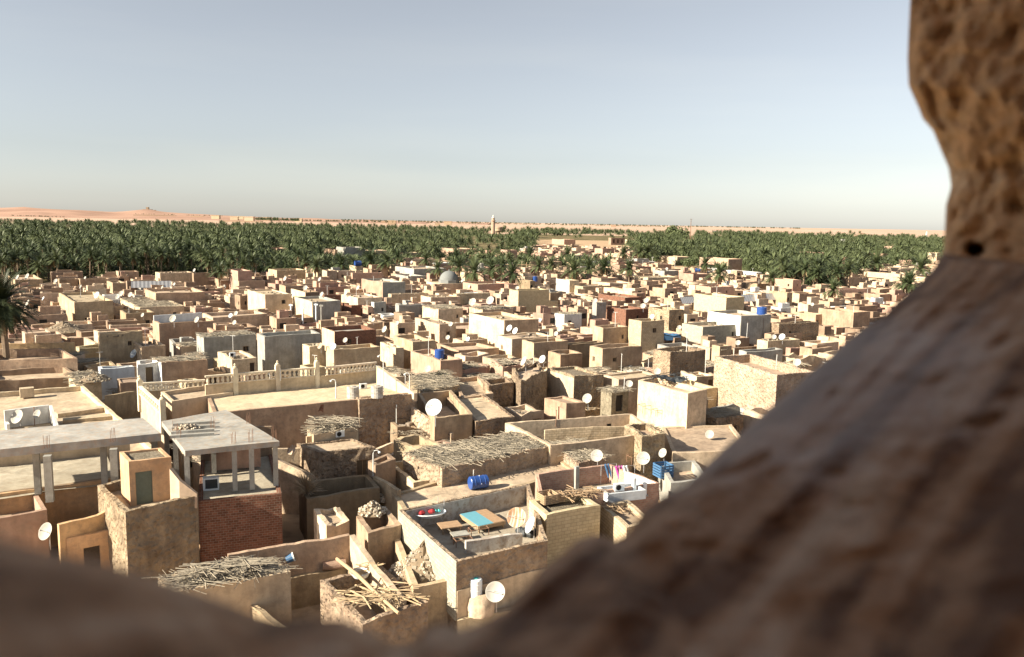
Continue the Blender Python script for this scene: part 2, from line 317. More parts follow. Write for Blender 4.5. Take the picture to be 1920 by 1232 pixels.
def panel(root, pts, i, op, name, mat, t):
    n = len(pts); A, B = [Vector((p[0], p[1], 0)) for p in (pts[i], pts[(i+1) % n])]; d = (B-A).normalized(); nn = Vector((d.y, -d.x, 0))
    s0, w, za, zb = op; c = A+d*(s0+w/2)-nn*t*.55; base = root.location
    mb = MB(); rz = math.atan2(d.y, d.x)
    if name == 'window':
        mb.box(Vector((c.x, c.y, (za+zb)/2))-base, (w-.01, .04, zb-za-.01), rz); o = mb.build('window', mat, root)
        f = MB(); q = c+nn*.05
        for dx, dz, sx, sz in ((-w/2+.04, 0, .07, zb-za-.02), (w/2-.04, 0, .07, zb-za-.02), (0, (zb-za)/2-.04, w-.16, .06), (0, -(zb-za)/2+.04, w-.16, .06), (0, 0, .04, zb-za-.16)):
            p = q+d*dx; f.box(Vector((p.x, p.y, (za+zb)/2+dz))-base, (sx, .05, sz), rz)
        if w > .5 and w*0 == 0 and (A-CP).length < 130: f.build('frame', 'wood', o)
    else:
        mb.box(Vector((c.x, c.y, (za+zb)/2))-base, (w-.01, .06, zb-za-.01), rz); o = mb.build('door', mat, root)
    return o
HOUSES = []      # (root, footprint, ztop, px of centre)
def house(label, pts, ztop, mat='mud', roof='deck', dz=.5, roofmat='roofdust', t=.32, amp=.05, top=.08, seg=None, ops=(), z0=0, name='house', cat='house', rooms=(), nst=None, fz=None, hidden=False, group=None):
    """pts ccw: front-left, front-right, back-right, back-left. ops: (edge, s_frac, w, za, zb, kind, mat)"""
    pts = [Vector((p[0], p[1], 0)) for p in pts]
    c = sum(pts, Vector())/4; base = Vector((c.x, c.y, z0)); root = empty(name, base)
    D = (c-Vector((0, 0, 0))).length
    seg = seg or (0.5 if D < 75 else .9 if D < 130 else 1.8 if D < 220 else 4)
    rops = []
    for o in ops:
        i, fr, w, za, zb = o[:5]; Ln = (pts[(i+1) % 4]-pts[i]).length; s0 = max(.15, min(Ln-w-.15, fr*Ln-w/2)); rops.append((i, s0, w, za, zb))
    mb = MB(); zr = ztop-dz if roof != 'court' else z0+.15
    inner = ring(mb, pts, z0, ztop, t, seg, amp, top, zin=zr-.2, ops=rops, base=base, fz=fz)
    mb.build('wall', mat, root)
    if D < 240:
        for o, q in zip(ops, rops): panel(root, pts, q[0], q[1:], o[5], o[6], t)
    rb = MB(); ip = [p.copy() for p in inner]
    # push the deck edge a little into the wall so no gap shows
    cc = sum(ip, Vector())/4
    ip = [p+(p-cc).normalized()*.08 for p in ip]
    if roof == 'brush':
        deckmesh(rb, ip, ztop-.12, base, seg=.7 if D < 90 else 2, amp=.16); rb.build('roof', 'thatch', root)
        sb = MB(); ar = (pts[1]-pts[0]).length*(pts[2]-pts[1]).length
        sticks(sb, [p-(p-cc)*.04 for p in pts], ztop-.02, base, nst or int(ar*(16 if D < 90 else 6 if D < 160 else 2 if D < 260 else 0)), r=(.012, .03) if D < 90 else (.02, .05))
        sb.build('roof_branches', 'twiggrey', root)
    elif roof == 'slab':
        deckmesh(rb, ip, ztop-dz, base, seg=2, amp=.02); rb.build('roof', 'slab', root)
    else:
        deckmesh(rb, ip, zr, base, seg=.8 if D < 90 else 2.5, amp=.07); rb.build('roof', roofmat, root)
    HOUSES.append((root, pts, ztop)); root['_c'] = 1
    tag(root, label, cat, group)
    return root
def sub(root, pts, z0, ztop, mat, roofmat='roofdust', roof='deck', dz=.12, t=.2, name='roof_room', ops=(), seg=None, amp=.03, top=.05, fz=None):
    """a room standing on the house: one part with its own sub-parts"""
    pts = [Vector((p[0], p[1], 0)) for p in pts]; base = root.location; mb = MB(); rops = []
    D = pts[0].length; seg = seg or (0.5 if D < 75 else .9 if D < 130 else 2)
    for o in ops:
        i, fr, w, za, zb = o[:5]; Ln = (pts[(i+1) % 4]-pts[i]).length; s0 = max(.1, min(Ln-w-.1, fr*Ln-w/2)); rops.append((i, s0, w, za, zb))
    inner = ring(mb, pts, z0, ztop, t, seg, amp, top, zin=ztop-dz-.2, ops=rops, base=base, fz=fz); o1 = mb.build(name, mat, root)
    cc = sum(inner, Vector())/4; ip = [p+(p-cc).normalized()*.06 for p in inner]
    if roof != 'none':
        rb = MB(); deckmesh(rb, ip, ztop-dz, base, seg=1.0, amp=.05); rr = rb.build('roof', 'thatch' if roof == 'brush' else roofmat, o1)
        if roof == 'brush':
            sb = MB(); ar = (pts[1]-pts[0]).length*(pts[2]-pts[1]).length; sticks(sb, pts, ztop-.02, base, int(ar*(8 if D < 90 else 3))); sb.build('roof_branches', 'twiggrey', o1)
    for o, q in zip(ops, rops):
        if D < 200:
            p = panel(root, pts, q[0], q[1:], o[5], o[6], t); p.parent = o1
    return o1
def run(root, pts, z0, ztop, mat, t=.28, seg=.6, amp=.05, top=.08, name='wall', fz=None, ops=()):
    """open run of wall as a part of a house; pts listed left to right as seen from the camera"""
    mb = MB(); base = root.location if root else Vector((0, 0, 0))
    ring(mb, pts, z0, ztop, t, seg, amp, top, closed=False, base=base, fz=fz, ops=ops)
    return mb.build(name, mat, root)
def quadpts(L, C, R, z, th=None):
    """footprint from three surveyed roof corners"""
    c = P(C[0], C[1], z); th = theta(C[0]) if th is None else rad(th)
    u = Vector((math.cos(th), math.sin(th), 0)); v = Vector((-math.sin(th), math.cos(th), 0))
    if isinstance(R, (int, float)): r = c+u*max(1.0, min(60, slide(c, u, R)))
    else: r = P(R[0], R[1], z)
    if isinstance(L, (int, float)):
        s = slide(c, v, L) if L < C[0] else 5; l = c+v*max(1.5, min(30, s if s > 0 else 30))
    else: l = P(L[0], L[1], z)
    return [c, r, r+l-c, l]

def clutter(root, q, z, rng, n=9):
    """loose blocks, planks and a pole lying about on one roof"""
    base = root.location; mb = MB(); ip = lambda a, b: q[0].lerp(q[1], a).lerp(q[3].lerp(q[2], a), b)
    for k in range(n):
        p = ip(rng.uniform(.1, .9), rng.uniform(.1, .9)); s = rng.uniform(.15, .45); t = rng.random()
        sz = (s*1.5, s, s*.8) if t < .6 else (rng.uniform(.8, 2.2), .14, .07) if t < .85 else (rng.uniform(.7, 1.4), rng.uniform(.5, .9), .06)
        mb.box(Vector((p.x, p.y, z+sz[2]/2+.02))-base, sz, rng.uniform(0, 3))
    o = mb.build('roof_debris', 'debris', root); o['kind'] = 'stuff'
    if rng.random() < .4:
        p = ip(rng.uniform(.1, .9), rng.uniform(.1, .9)); h = rng.uniform(1.2, 3); m = MB(); b = Vector((p.x, p.y, z))-base; m.tube([b, b+Vector((0, 0, h))], .035, 4); m.box(b+Vector((0, 0, h)), (.8, .05, .04), rng.uniform(0, 3)); m.build('antenna', 'pipe', root)
# ------------------------------------------------------------------ near houses, one by one
def PP(*a): return [P(x, y, a[0]) for x, y in a[1:]]
def lin(z_a, pa, z_b, pb):
    pa, pb = Vector((pa.x, pa.y)), Vector((pb.x, pb.y)); d = pb-pa; L2 = d.dot(d)
    return lambda p: z_a+(z_b-z_a)*max(0, min(1, (Vector((p.x, p.y))-pa).dot(d)/L2))
# unfinished concrete house: two slabs on posts
def slabhouse():
    zt = 8.1; fl = P(347, 845, zt); fr = P(524, 827, zt); bl = P(303, 790, zt); br = P(424, 768, zt)
    zd = 5.15
    bt = [P(372, 940, zd), P(528, 925, zd), None, None]; u = (bt[1]-bt[0]).normalized(); v = Vector((-u.y, u.x, 0))
    bt[2] = bt[1]+v*9; bt[3] = bt[0]+v*9
    root = house('unfinished house with red brick walls below a bare grey concrete slab on square posts', [bt[0], bt[1], bt[2], bt[3]], zd, 'redbrick', 'deck', .1, 'roofgrey', t=.25, amp=.02, top=.03)
    base = root.location
    def slabmesh(pts, z, th, name='roof_slab'):
        mb = MB(); n = 8
        top = [[pts[0].lerp(pts[1], i/n).lerp(pts[3].lerp(pts[2], i/n), j/n) for j in range(n+1)] for i in range(n+1)]
        it = [[mb.vert(Vector((p.x, p.y, z+.03*nz((p.x, p.y, 0), .5)))-base) for p in r] for r in top]
        ib = [[mb.vert(Vector((p.x, p.y, z-th))-base) for p in r] for r in top]
        for i in range(n):
            for j in range(n):
                mb.face([it[i][j], it[i+1][j], it[i+1][j+1], it[i][j+1]]); mb.face([ib[i][j+1], ib[i+1][j+1], ib[i+1][j], ib[i][j]])
            mb.face([ib[i][0], ib[i+1][0], it[i+1][0], it[i][0]]); mb.face([it[i][n], it[i+1][n], ib[i+1][n], ib[i][n]])
            mb.face([it[0][i], it[0][i+1], ib[0][i+1], ib[0][i]]); mb.face([ib[n][i], ib[n][i+1], it[n][i+1], it[n][i]])
        return mb.build(name, 'slab', root)
    slabmesh([fl, fr, br, bl], zt, .34)
    def post(p, z0, z1, w=.3):
        mb = MB(); mb.box(Vector((p.x, p.y, (z0+z1)/2))-base, (w, w, z1-z0), math.atan2(u.y, u.x)); return mb.build('post', 'concrete', root)
    def rebar(p, z):
        mb = MB()
        for a, b in ((-.1, -.1), (.1, -.1), (-.1, .1), (.1, .1)):
            mb.tube([Vector((p.x+a, p.y+b, z-.05))-base, Vector((p.x+a+random.uniform(-.04, .04), p.y+b, z+random.uniform(.55, .9)))-base], .014, 4)
        return mb.build('rebar', 'rustiron', root)
    for (a, b) in ((.02, .02), (.52, .03), (.97, .03), (.03, .5), (.5, .5), (.97, .5), (.05, .96), (.95, .96), (.7, .02)):
        p = fl.lerp(fr, a).lerp(bl.lerp(br, a), b); post(p, zd, zt-.342)
        if b < .9 and a != .02: rebar(p+v*.3, zt)
    rebar(fl.lerp(fr, .05).lerp(bl.lerp(br, .05), .4), zt)
    # stair pit and rubble on the slab
    mb = MB()
    for k in range(4): mb.box(Vector(((c := P(330-k*1.5, 792+k*7.5, zt+.12)).x+1.2, c.y, zt+.08+.0*k))-base, (2.6, .22, .18), math.atan2(u.y, u.x))
    mb.build('stair_step', 'concrete', root)
    # low left wing slab
    zl = 8.1; a = P(-60, 848, zl); b = P(302, 812, zl); c = P(268, 783, zl); d = P(-60, 812, zl)
    slabmesh([a, b, c, d], zl-.02, .5)
    for px, py in ((88, 838), (212, 826)): q = P(px, py, zl); post(q, 4.7, zl-.53, .42); rebar(q, zl-.02)
    for px, py in ((66, 826), (192, 812), (288, 800), (-30, 830)): q = P(px, py, zl); post(q, 4.7, zl-.53, .36)
    # inner deck under the left wing with its back wall
    da = P(-60, 945, 4.7); db = P(222, 905, 4.7)
    v2 = Vector((-(db-da).y, (db-da).x, 0)).normalized()
    mb = MB(); deckmesh(mb, [da, db, db+v2*7.4, da+v2*7.4], 4.7, base, seg=.8, amp=.08); mb.build('terrace', 'roofgrey', root)
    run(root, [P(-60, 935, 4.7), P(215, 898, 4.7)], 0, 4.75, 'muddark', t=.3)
    run(root, [da+v2*7.7, db+v2*7.7+Vector((1.5, .6, 0))], 0, 6.9, 'cream', t=.3, amp=.02, top=.03)
    # dark brick pier and pale inner wall under the slab
    q0 = P(395, 905, zd); run(root, [q0+v*2.5, q0+v*2.5+u*3.2], zd, 7.6, 'mudpink', t=.25)
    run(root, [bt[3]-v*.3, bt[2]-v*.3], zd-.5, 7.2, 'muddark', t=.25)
    return root
slab_root = slabhouse()
# stair tower house with rough front and sunlit side
def towerhouse():
    zd = 5.0; C = P(235, 958, 5.7); R = P(370, 927, 5.7); L = P(206, 930, 5.7)
    B = R+(L-C)*1.9; L2 = C+(L-C)*1.9
    root = house('tan house with a rough unplastered front and a small stair tower with a grey door', [C, R, B, L2], 5.6, 'stone', 'deck', .55, 'roofdust', t=.3, amp=.12, top=.08, seg=.35)
    c = P(241, 866, 7.75); r = P(321, 856, 7.75); l = P(224, 848, 7.75); u = (r-c)
    s = sub(root, [c, r, r+(l-c), l], 4.9, 7.75, 'ochre', 'thatch', ops=[(0, .33, .95, 5.05, 7.05, 'door', 'doorgreen')], seg=.5, amp=.03)
    q = P(240, 866, 7.75)
    run(root, [P(318, 880, 7.2), P(336, 905, 6.5), P(369, 928, 5.7)], 4.9, 6.2, 'cream', t=.25, fz=lin(7.2, P(318, 880, 7.2), 5.75, P(369, 928, 5.7)), name='stepped_wall', seg=.5)
    return root
tower_root = towerhouse()
# orange courtyard rooms at the far left bottom
def orangecourt():
    z = 4.6
    a = P(-70, 985, z); b = P(88, 956, z); u = (b-a).normalized(); v = Vector((-u.y, u.x, 0))
    root = house('ochre courtyard house with low orange walls and a dark doorway under the grey slab', [a, b, b+v*6, a+v*6], z, 'mudpink', 'deck', 1.0, 'roofdust', t=.25, amp=.03, top=.05, seg=.6)
    run(root, [P(-60, 935, 4.9), P(222, 897, 4.9)], 1, 4.9, 'ochre', t=.25, amp=.03)
    f = [P(110, 975, z), P(207, 950, z)]
    run(root, [f[0], f[1]], 1.0, 4.6, 'ochre', t=.25, amp=.03, fz=lambda p, q=P(185, 955, z): 4.3 if p.x < q.x else 4.3+(p.x-q.x)*.35)
    c = P(125, 1010, 3.4); d = P(215, 992, 3.4); w = Vector((-(d-c).y, (d-c).x, 0)).normalized()
    sub(root, [c, d, d+w*3, c+w*3], 0, 3.4, 'ochre', 'roofdust', name='front_room', ops=[(0, .5, .9, .9, 2.6, 'door', 'void')], seg=.5)
    run(root, [P(207, 932, 4.6), P(236, 958, 5.6)], 0, 5.0, 'cream', t=.2, amp=.03, fz=lin(4.6, P(207, 932, 4.6), 5.6, P(236, 958, 5.6)))
    return root
orange_root = orangecourt()
# terrace roof at the left, with the white washed alcove
def lefterrace():
    z = 4.4
    BL = P(-90, 742, z); BR = P(156, 723, z); FR = P(229, 786, z); e = (FR-BR); FR = BR+e*1.9; FL = BL+e*1.9
    root = house('wide flat roofed tan house with a white alcove and three low steps on its roof', [FL, FR, BR, BL], z, 'mudpale', 'deck', .45, 'roofdust', t=.3, amp=.03, top=.05, seg=.6)
    u = (BR-BL).normalized(); w = e.normalized()
    # white alcove walls
    a = P(8, 770, z+1.1); b = P(92, 760, z+1.1)
    run(root, [a, b], z-.5, z+1.1, 'white', t=.25, amp=.02, top=.03, name='alcove_wall')
    run(root, [b+Vector((.02, -.02, 0)), b+w*3.2], z-.5, z+1.1, 'white', t=.22, amp=.02, top=.03, name='alcove_wall', fz=lin(z+1.1, b, z-.2, b+w*3.2))
    run(root, [a, a+w*1.2], z-.5, z+.15, 'white', t=.22, amp=.02, top=.03, name='alcove_wall')
    for k, (x0, y0, x1, y1) in enumerate(((108, 775, 200, 763), (118, 786, 212, 777), (130, 798, 222, 790))):
        p, q = P(x0, y0, z), P(x1, y1, z); v = Vector((-(q-p).y, (q-p).x, 0)).normalized(); mb = MB()
        deckpts = [p, q, q+v*1.0, p+v*1.0]; ring(mb, deckpts, z-.6, z-.05-.08*k, t=.49, seg=.8, amp=.02, top=.02, base=root.location); mb.build('step', 'roofdust', root)
    mb = MB(); q = P(50, 728, z+.5); mb.box(q-root.location-Vector((0, 0, .4)), (1.2, .8, .9), .6); mb.build('parapet_block', 'mudpale', root)
    return root
lt_root = lefterrace()
# long house with balustrades
def balustrade(root, a, b, z0, z1, n, posts=()):
    base = root.location; d = (b-a); L = d.length; rz = math.atan2(d.y, d.x); u = d.normalized()
    mb = MB(); mb.box(Vector(((a.x+b.x)/2, (a.y+b.y)/2, z1-.08))-base, (L, .26, .16), rz); mb.box(Vector(((a.x+b.x)/2, (a.y+b.y)/2, z0+.03))-base, (L, .26, .06), rz); mb.build('handrail', 'whitecream', root)
    pr = None
    for k in range(n):
        p = a+d*((k+.5)/n)
        if pr is None:
            m = MB(); h = z1-.12-z0; m.lathe([(.12, 0), (.14, .04), (.09, .10), (.14, h*.4), (.09, h*.75), (.14, h-.06), (.12, h)], 6); pr = m.build('baluster', 'whitecream', root); pr.location = Vector((p.x, p.y, z0))-base
        else:
            o = pr.copy(); COL.objects.link(o); o.parent = root; o.location = Vector((p.x, p.y, z0))-base
    for f in posts:
        p = a+d*f; m = MB(); m.box(Vector((p.x, p.y, (z0-1.6+z1+.5)/2))-base, (.42, .42, z1+.5-z0+1.6), rz); m.lathe([(.16, 0), (.2, .1), (.07, .22), (.12, .34), (0, .46)], 8, Vector((p.x, p.y, z1+.5))-base); m.build('pier', 'whitecream', root)
def longhouse():
    z = 6.0
    C = P(400, 775, z); R = P(776, 739, z); BR = P(706, 704, z); BL = P(385, 736, z)
    root = house('long cream house with a white balustrade along its roof and a rough tan corner block', [C, R, BR, BL], z, 'mud', 'deck', .12, 'cream', t=.3, amp=.04, top=.03, seg=.6)
    A = P(440, 740, z); zb = 7.0
    back = [P(385, 722, zb), P(604, 704, zb), P(706, 694, zb)]
    run(root, back[:2], 5.7, zb, 'yellow', t=.25, amp=.02, top=.01)
    run(root, back[1:], 5.7, zb, 'yellow', t=.25, amp=.02, top=.01)
    balustrade(root, back[0], back[1]-Vector((.3, 0, 0)), zb, zb+.85, 24, (.25, .62, .98))
    balustrade(root, back[1]+Vector((.3, 0, 0)), back[2], zb, zb+.85, 14, ())
    run(root, [P(706, 693, 7.4), P(776, 739, 6.2)], 5.5, 7.4, 'cream', t=.35, amp=.03, top=.06, fz=lin(7.7, P(706, 693, 7.4), 6.25, P(776, 739, 6.2)), name='side_wall')
    # red brick field of the front wall and the rough corner block
    a, b = P(500, 765, z), P(657, 750, z); o = Vector(((b-a).y, -(b-a).x, 0)).normalized()*.06
    run(root, [a+o, b+o], 3.2, 5.85, 'redbrick', t=.05, amp=.01, top=.01, name='brick_infill')
    o2 = o*7; a, b = P(672, 748, z+.1)+o2*.6, P(777, 738, z+.1)+o2*.6
    sub(root, [a, b, b-o*14, a-o*14], 0, z+.12, 'stone', 'cream', name='corner_block', t=.25, seg=.5, amp=.06)
    # low wing at the left with its own balustrade
    c = P(322, 752, z+.2); r = P(437, 735, z+.2); l = P(306, 738, z+.2)
    sub(root, [c, r, r+(l-c)*1.3, c+(l-c)*1.3], 3, z+.2, 'cream', 'roofdust', name='low_wing', t=.25, dz=.4, seg=.6)
    s0, s1 = P(262, 738, z-.1), P(306, 779, z-.1)
    run(root, [s0, s1], 0, z-.1, 'yellow', t=.25, amp=.02, top=.01)
    balustrade(root, s0, s1, z-.1, z+.7, 11, (.02, .98))
    t0, t1 = P(264, 734, z), P(385, 727, z)
    run(root, [t0, t1], 0, z+.0, 'cream', t=.25, amp=.02, top=.01)
    balustrade(root, t0, t1, z, z+.8, 13, ())
    return root
long_root = longhouse()
SK = 'sunlit'
near = []
def N_(label, L, C, R, z, mat='mud', roof='deck', th=None, **k):
    r = house(label, quadpts(L, C, R, z, th), z, mat, roof, **k); return r
# dark fronted house with flat roof left of centre
h = N_('tan house with a dark rough front, one shuttered window and an air conditioner above', (556, 831), (597, 848), (704, 838), 5.0, 'stone', dz=.12, seg=.4, amp=.1, ops=[(0, .77, .95, 2.7, 4.1, 'window', 'doorwood')])
run(h, [P(575, 822, 5.2), P(668, 812, 5.2)], 4.8, 5.35, 'mud', t=.25)
run(h, [P(497, 847, 4.6), P(560, 838, 4.8), ], 0, 4.7, 'mudpale', t=.3)
run(h, [P(497, 850, 4.6), P(600, 905, 2.6)], 0, 4.6, 'mudpale', t=.3, fz=lin(4.5, P(497, 850, 4.6), 2.9, P(600, 905, 2.6)))
N_('small mud house with a heap of dry branches on its roof beside the cream house', (576, 803), (588, 815), (672, 800), 5.6, 'mudpale', 'brush', seg=.5)
h = N_('big mud house whose whole roof is thatched with grey palm branches', (756, 848), (829, 880), (1041, 836), 4.4, 'stonepale', 'brush', seg=.4, amp=.12, top=.14)
h = N_('low tan annex with an open roof beside the dry thatched house', (727, 868), (775, 905), (842, 893), 3.2, 'mudpale', 'deck', dz=.8, seg=.5)
h = N_('small ruined mud house with a broken parapet in front of the grey round dish', (738, 822), (790, 842), (842, 836), 4.2, 'mud', 'deck', dz=1.2, top=.25, seg=.5)
N_('low mud house with dirt roof and the blue drum on it', (735, 925), (770, 975), (1078, 880), 3.2, 'mud', 'deck', dz=.15, seg=.7)
# court house with the big satellite dish
h = N_('courtyard house with a big grey satellite dish standing in its open yard', (783, 738), (815, 785), (886, 776), 5.0, 'mud', 'deck', dz=1.5, seg=.45, amp=.08)
run(h, [P(771, 768, 4.8), P(846, 812, 3.6)], 0, 4.6, 'stonepale', t=.35, seg=.5, amp=.1, fz=lin(5.0, P(771, 768, 4.8), 3.5, P(846, 812, 3.6)), name='curved_wall')
N_('flat dusty roofed house with stone edge between the dish court and the stone tower', (838, 745), (892, 790), (965, 780), 4.4, 'stone', 'deck', dz=.2, seg=.5)
N_('rough stone house with brushwood over its edge above the dish court', (768, 705), (790, 735), (862, 722), 5.0, 'stone', 'brush', seg=.5, amp=.1)
N_('low tan house with a dark doorway behind the dish court', (845, 710), (866, 745), (925, 738), 4.4, 'mud', 'deck', seg=.6, ops=[(0, .2, .8, 2.2, 4.0, 'door', 'void')])
h = N_('tall rough stone house with a notched top in the middle of the town', (960, 694), (977, 712), (1026, 697), 5.9, 'stone', 'deck', dz=.3, seg=.4, amp=.14, top=.3)
N_('lower rough stone wing joined to the left of the tall notched stone house', (905, 712), (917, 722), (963, 717), 5.0, 'stone', 'deck', seg=.4, amp=.12)
h = N_('two storey house with pale block side and grey front beside the notched stone house', (1026, 690), (1077, 706), (1132, 702), 5.8, 'stone', 'deck', dz=.25, roofmat='thatch', seg=.45, amp=.08)
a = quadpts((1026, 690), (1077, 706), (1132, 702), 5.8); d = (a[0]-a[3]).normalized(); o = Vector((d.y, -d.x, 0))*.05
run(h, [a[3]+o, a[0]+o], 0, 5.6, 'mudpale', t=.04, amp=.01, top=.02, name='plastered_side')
N_('small square tan house with a brown door below the pale block house', (1021, 745), (1062, 757), (1098, 754), 4.6, 'mud', 'deck', dz=.2, seg=.4, ops=[(3, .75, .75, 2.4, 4.1, 'door', 'mudpink')])
N_('little hut built of sticks and tin with a black open doorway', (1127, 728), (1147, 737), (1179, 733), 5.0, 'thatch', 'brush', seg=.3, amp=.14, name='hut', ops=[(0, .45, .95, 3.0, 4.7, 'door', 'dark')])
N_('low grey house with a long flat roof behind the stick hut', (1131, 702), (1160, 712), (1236, 704), 5.4, 'mudpale', 'deck', dz=.2, seg=.6)
h = N_('large pale house with a heap of junk and black tarpaulin on its roof', (1197, 712), (1290, 738), (1326, 731), 6.6, 'mudpale', 'deck', dz=.5, seg=.5, amp=.05)
h = N_('long stone house with parapet roof beside the foreground wall edge', (1340, 668), (1457, 703), (1530, 697), 6.6, 'stonepale', 'deck', dz=1.0, seg=.6, amp=.06)
# courts in the centre right
z = 4.6
B0, B1 = P(947, 792, z), P(1184, 776, z); S0, S1 = P(1032, 836, z), P(1240, 812, z)
h = house('long open courtyard of pale block walls with a small square window', [S0, S1, B1, B0], z, 'mudpale', 'court', t=.3, seg=.5, amp=.03, ops=[(2, .18, .5, 3.3, 3.9, 'window', 'dark')])
HOUSES.pop()
run(h, [P(1022, 806, 4.4), P(1172, 799, 4.4)], 0, 4.4, 'blockpale', t=.25, seg=.7)
N_('broken plastered corner block with a grey stone front beside the pale courtyard', (1171, 798), (1204, 818), (1248, 813), 5.0, 'stone', 'deck', top=.2, seg=.4, amp=.07)
N_('wide dusty flat roof below the junk covered house', (1240, 800), (1262, 850), (1410, 845), 3.4, 'mudpale', 'deck', dz=.15, seg=.8)
h = N_('low mud house roofed with sticks and a sheet of pale board', (1033, 832), (1085, 868), (1138, 858), 3.9, 'stonepale', 'brush', seg=.45, amp=.1)
N_('grey walled yard beside the foreground wall edge below the wide dusty roof', (1235, 868), (1258, 905), (1330, 898), 2.8, 'concrete', 'deck', dz=.8, seg=.8)
# red brick court with laundry
z = 4.6
h = house('unroofed red brick yard with a white washed side wall and drying laundry', [P(1014, 938, z), P(1236, 905, z), P(1143, 869, z), P(1004, 888, z)], z, 'pinkbrick', 'deck', 1.35, 'roofgrey', t=.22, amp=.02, top=.08, seg=.5)
hb = h; base = h.location
a, b = P(1176, 882, z), P(1234, 904, z); d = (b-a).normalized(); o = Vector((d.y, -d.x, 0))*.27
run(h, [a+o, b+o], 3.2, z+.02, 'white', t=.04, amp=.01, top=.04, name='whitewashed_wall')
mb = MB(); q = P(1082, 878, z); mb.box(q-base+Vector((-.05, -.35, -.6)), (.3, .25, 1.7), .5); mb.build('pier', 'concrete', h)
# house with brick front and stick roof right of furniture court
h = N_('pale brick house with broken crates and sticks piled on its open roof', (992, 938), (1025, 965), (1126, 948), 5.0, 'blockyellow', 'deck', dz=.35, roofmat='thatch', seg=.45, amp=.03)
h = N_('pale brick house with reddish courses beside the dark foreground slope', (1126, 946), (1175, 990), (1230, 980), 4.2, 'blockpale', 'deck', dz=.3, seg=.6)
# furniture court
z = 4.7
C, R, BR, L = P(857, 1054, z), P(1027, 1014, z), P(992, 906, z), P(748, 957, z)
h = house('courtyard house with a blue bed, rusty dish and red washing tub on its walled roof', [C, R, BR, L], z, 'stone', 'deck', 1.25, 'roofgrey', t=.22, amp=.03, top=.06, seg=.45)
court = h
o = (R-C).normalized(); n_ = Vector((o.y, -o.x, 0))
u2 = (L-C).normalized(); m2 = Vector((-u2.y, u2.x, 0))
if m2.x > 0: m2 = -m2
run(h, [L+m2*.05, C+m2*.05], 1.5, z+.02, 'blockgrey', t=.04, amp=.01, top=.03, name='block_facing')
bi = (BR-L).normalized(); bn = Vector((bi.y, -bi.x, 0))
run(h, [L+bn*.28+bi*.3, BR+bn*.28-bi*.3], 3.3, z-.04, 'plaster_worn', t=.04, amp=.01, top=.02, name='plastered_wall')
run(h, [C+n_*.06, C+n_*.06+o*(R-C).length], 0, 3.1, 'yellow', t=.05, amp=.01, top=.1, name='yellow_base')
run(h, [P(874, 1018, 4.1), P(980, 1003, 4.1)], 3.3, 4.15, 'plaster_worn', t=.25, name='low_wall')
# yellow house in front with dark opening, dish and tank
h = N_('low yellow plastered house with a dark opening under the courtyard wall', (845, 1098), (858, 1165), (1040, 1130), 1.6, 'yellow', 'deck', dz=.15, seg=.6)
# bottom left
h = N_('yellow plastered house with loose poles and palm sticks over its roof', (296, 1082), (322, 1112), (545, 1072), 3.4, 'yellow', 'brush', seg=.5, amp=.04, top=.05)
z = 3.8
C, R, BR, BL = P(540, 1215, z-1.2), P(800, 1175, z-1.2), P(656, 1005, z), P(428, 1043, z)
C.z = R.z = 0
yq = [P(560, 1140, z), P(752, 1098, z), P(656, 1005, z), P(428, 1043, z)]
h = house('open mud yard with a leaning log, sticks and a round white basin', yq, 2.0, 'mud', 'court', t=.28, seg=.45, amp=.06)
run(h, [yq[3], yq[2]], 0, z, 'mud', t=.3, seg=.5, top=.15)
run(h, [yq[2], yq[1]], 0, z, 'mudpale', t=.3, seg=.5, top=.15, fz=lin(z, yq[2], 2.9, yq[1]))
h = N_('collapsing mud house with a lattice of palm logs instead of a roof', (600, 1090), (680, 1168), (803, 1130), 2.8, 'stone', 'deck', dz=1.6, seg=.4, amp=.12, top=.12)
logs = h
h = N_('walled mud yard holding a heap of rubble', (735, 1000), (775, 1102), (857, 1086), 3.2, 'mud', 'deck', dz=.9, seg=.5)
yard = h
h = N_('tan yard with tall plain walls left of the grey block side wall', (668, 968), (690, 1000), (752, 985), 4.0, 'mud', 'court', seg=.5)
h = N_('ruined mud room with a broken vault open to the front', (588, 962), (612, 985), (655, 975), 3.4, 'mudpale', 'deck', dz=.1, seg=.3, amp=.15, top=.3, ops=[(3, .5, 1.3, 1.4, 3.0, 'door', 'bluewhite')])
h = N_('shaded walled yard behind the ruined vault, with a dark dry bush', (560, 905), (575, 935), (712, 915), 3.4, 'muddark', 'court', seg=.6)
run(h, [P(700, 893, 3.6), P(745, 925, 3.4)], 0, 3.6, 'mud', t=.3)
N_('narrow dark fronted mud block right of the shuttered window', (690, 862), (704, 872), (742, 860), 4.4, 'muddark', 'deck', seg=.5)
# row above the cream house
N_('dull tan house with plain grey front between the terrace and the balustrade', (196, 742), (216, 740), (262, 732), 4.6, 'mud', 'deck', dz=.2, seg=.5)
h = N_('pale blue washed house with a plain front wall and a brown door', (184, 688), (188, 692), (252, 688), 4.4, 'bluewhite', 'deck', dz=.6, seg=.6)
N_('white house corner with a brown door beside the pale blue wall', (256, 676), (258, 684), (300, 680), 4.6, 'white', 'deck', dz=.3, seg=.6, ops=[(0, .5, .9, 2.4, 4.2, 'door', 'doorwood')])
N_('low tan house with debris on its roof, its left wall brilliant white', (286, 672), (303, 680), (389, 674), 4.8, 'mud', 'brush', seg=.6, nst=120)
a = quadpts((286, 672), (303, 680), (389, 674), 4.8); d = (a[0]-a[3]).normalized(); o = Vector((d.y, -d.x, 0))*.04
run(HOUSES[-1][0], [a[3]+o, a[0]+o], 0, 4.8, 'white', t=.03, amp=0, top=.02, name='white_side')
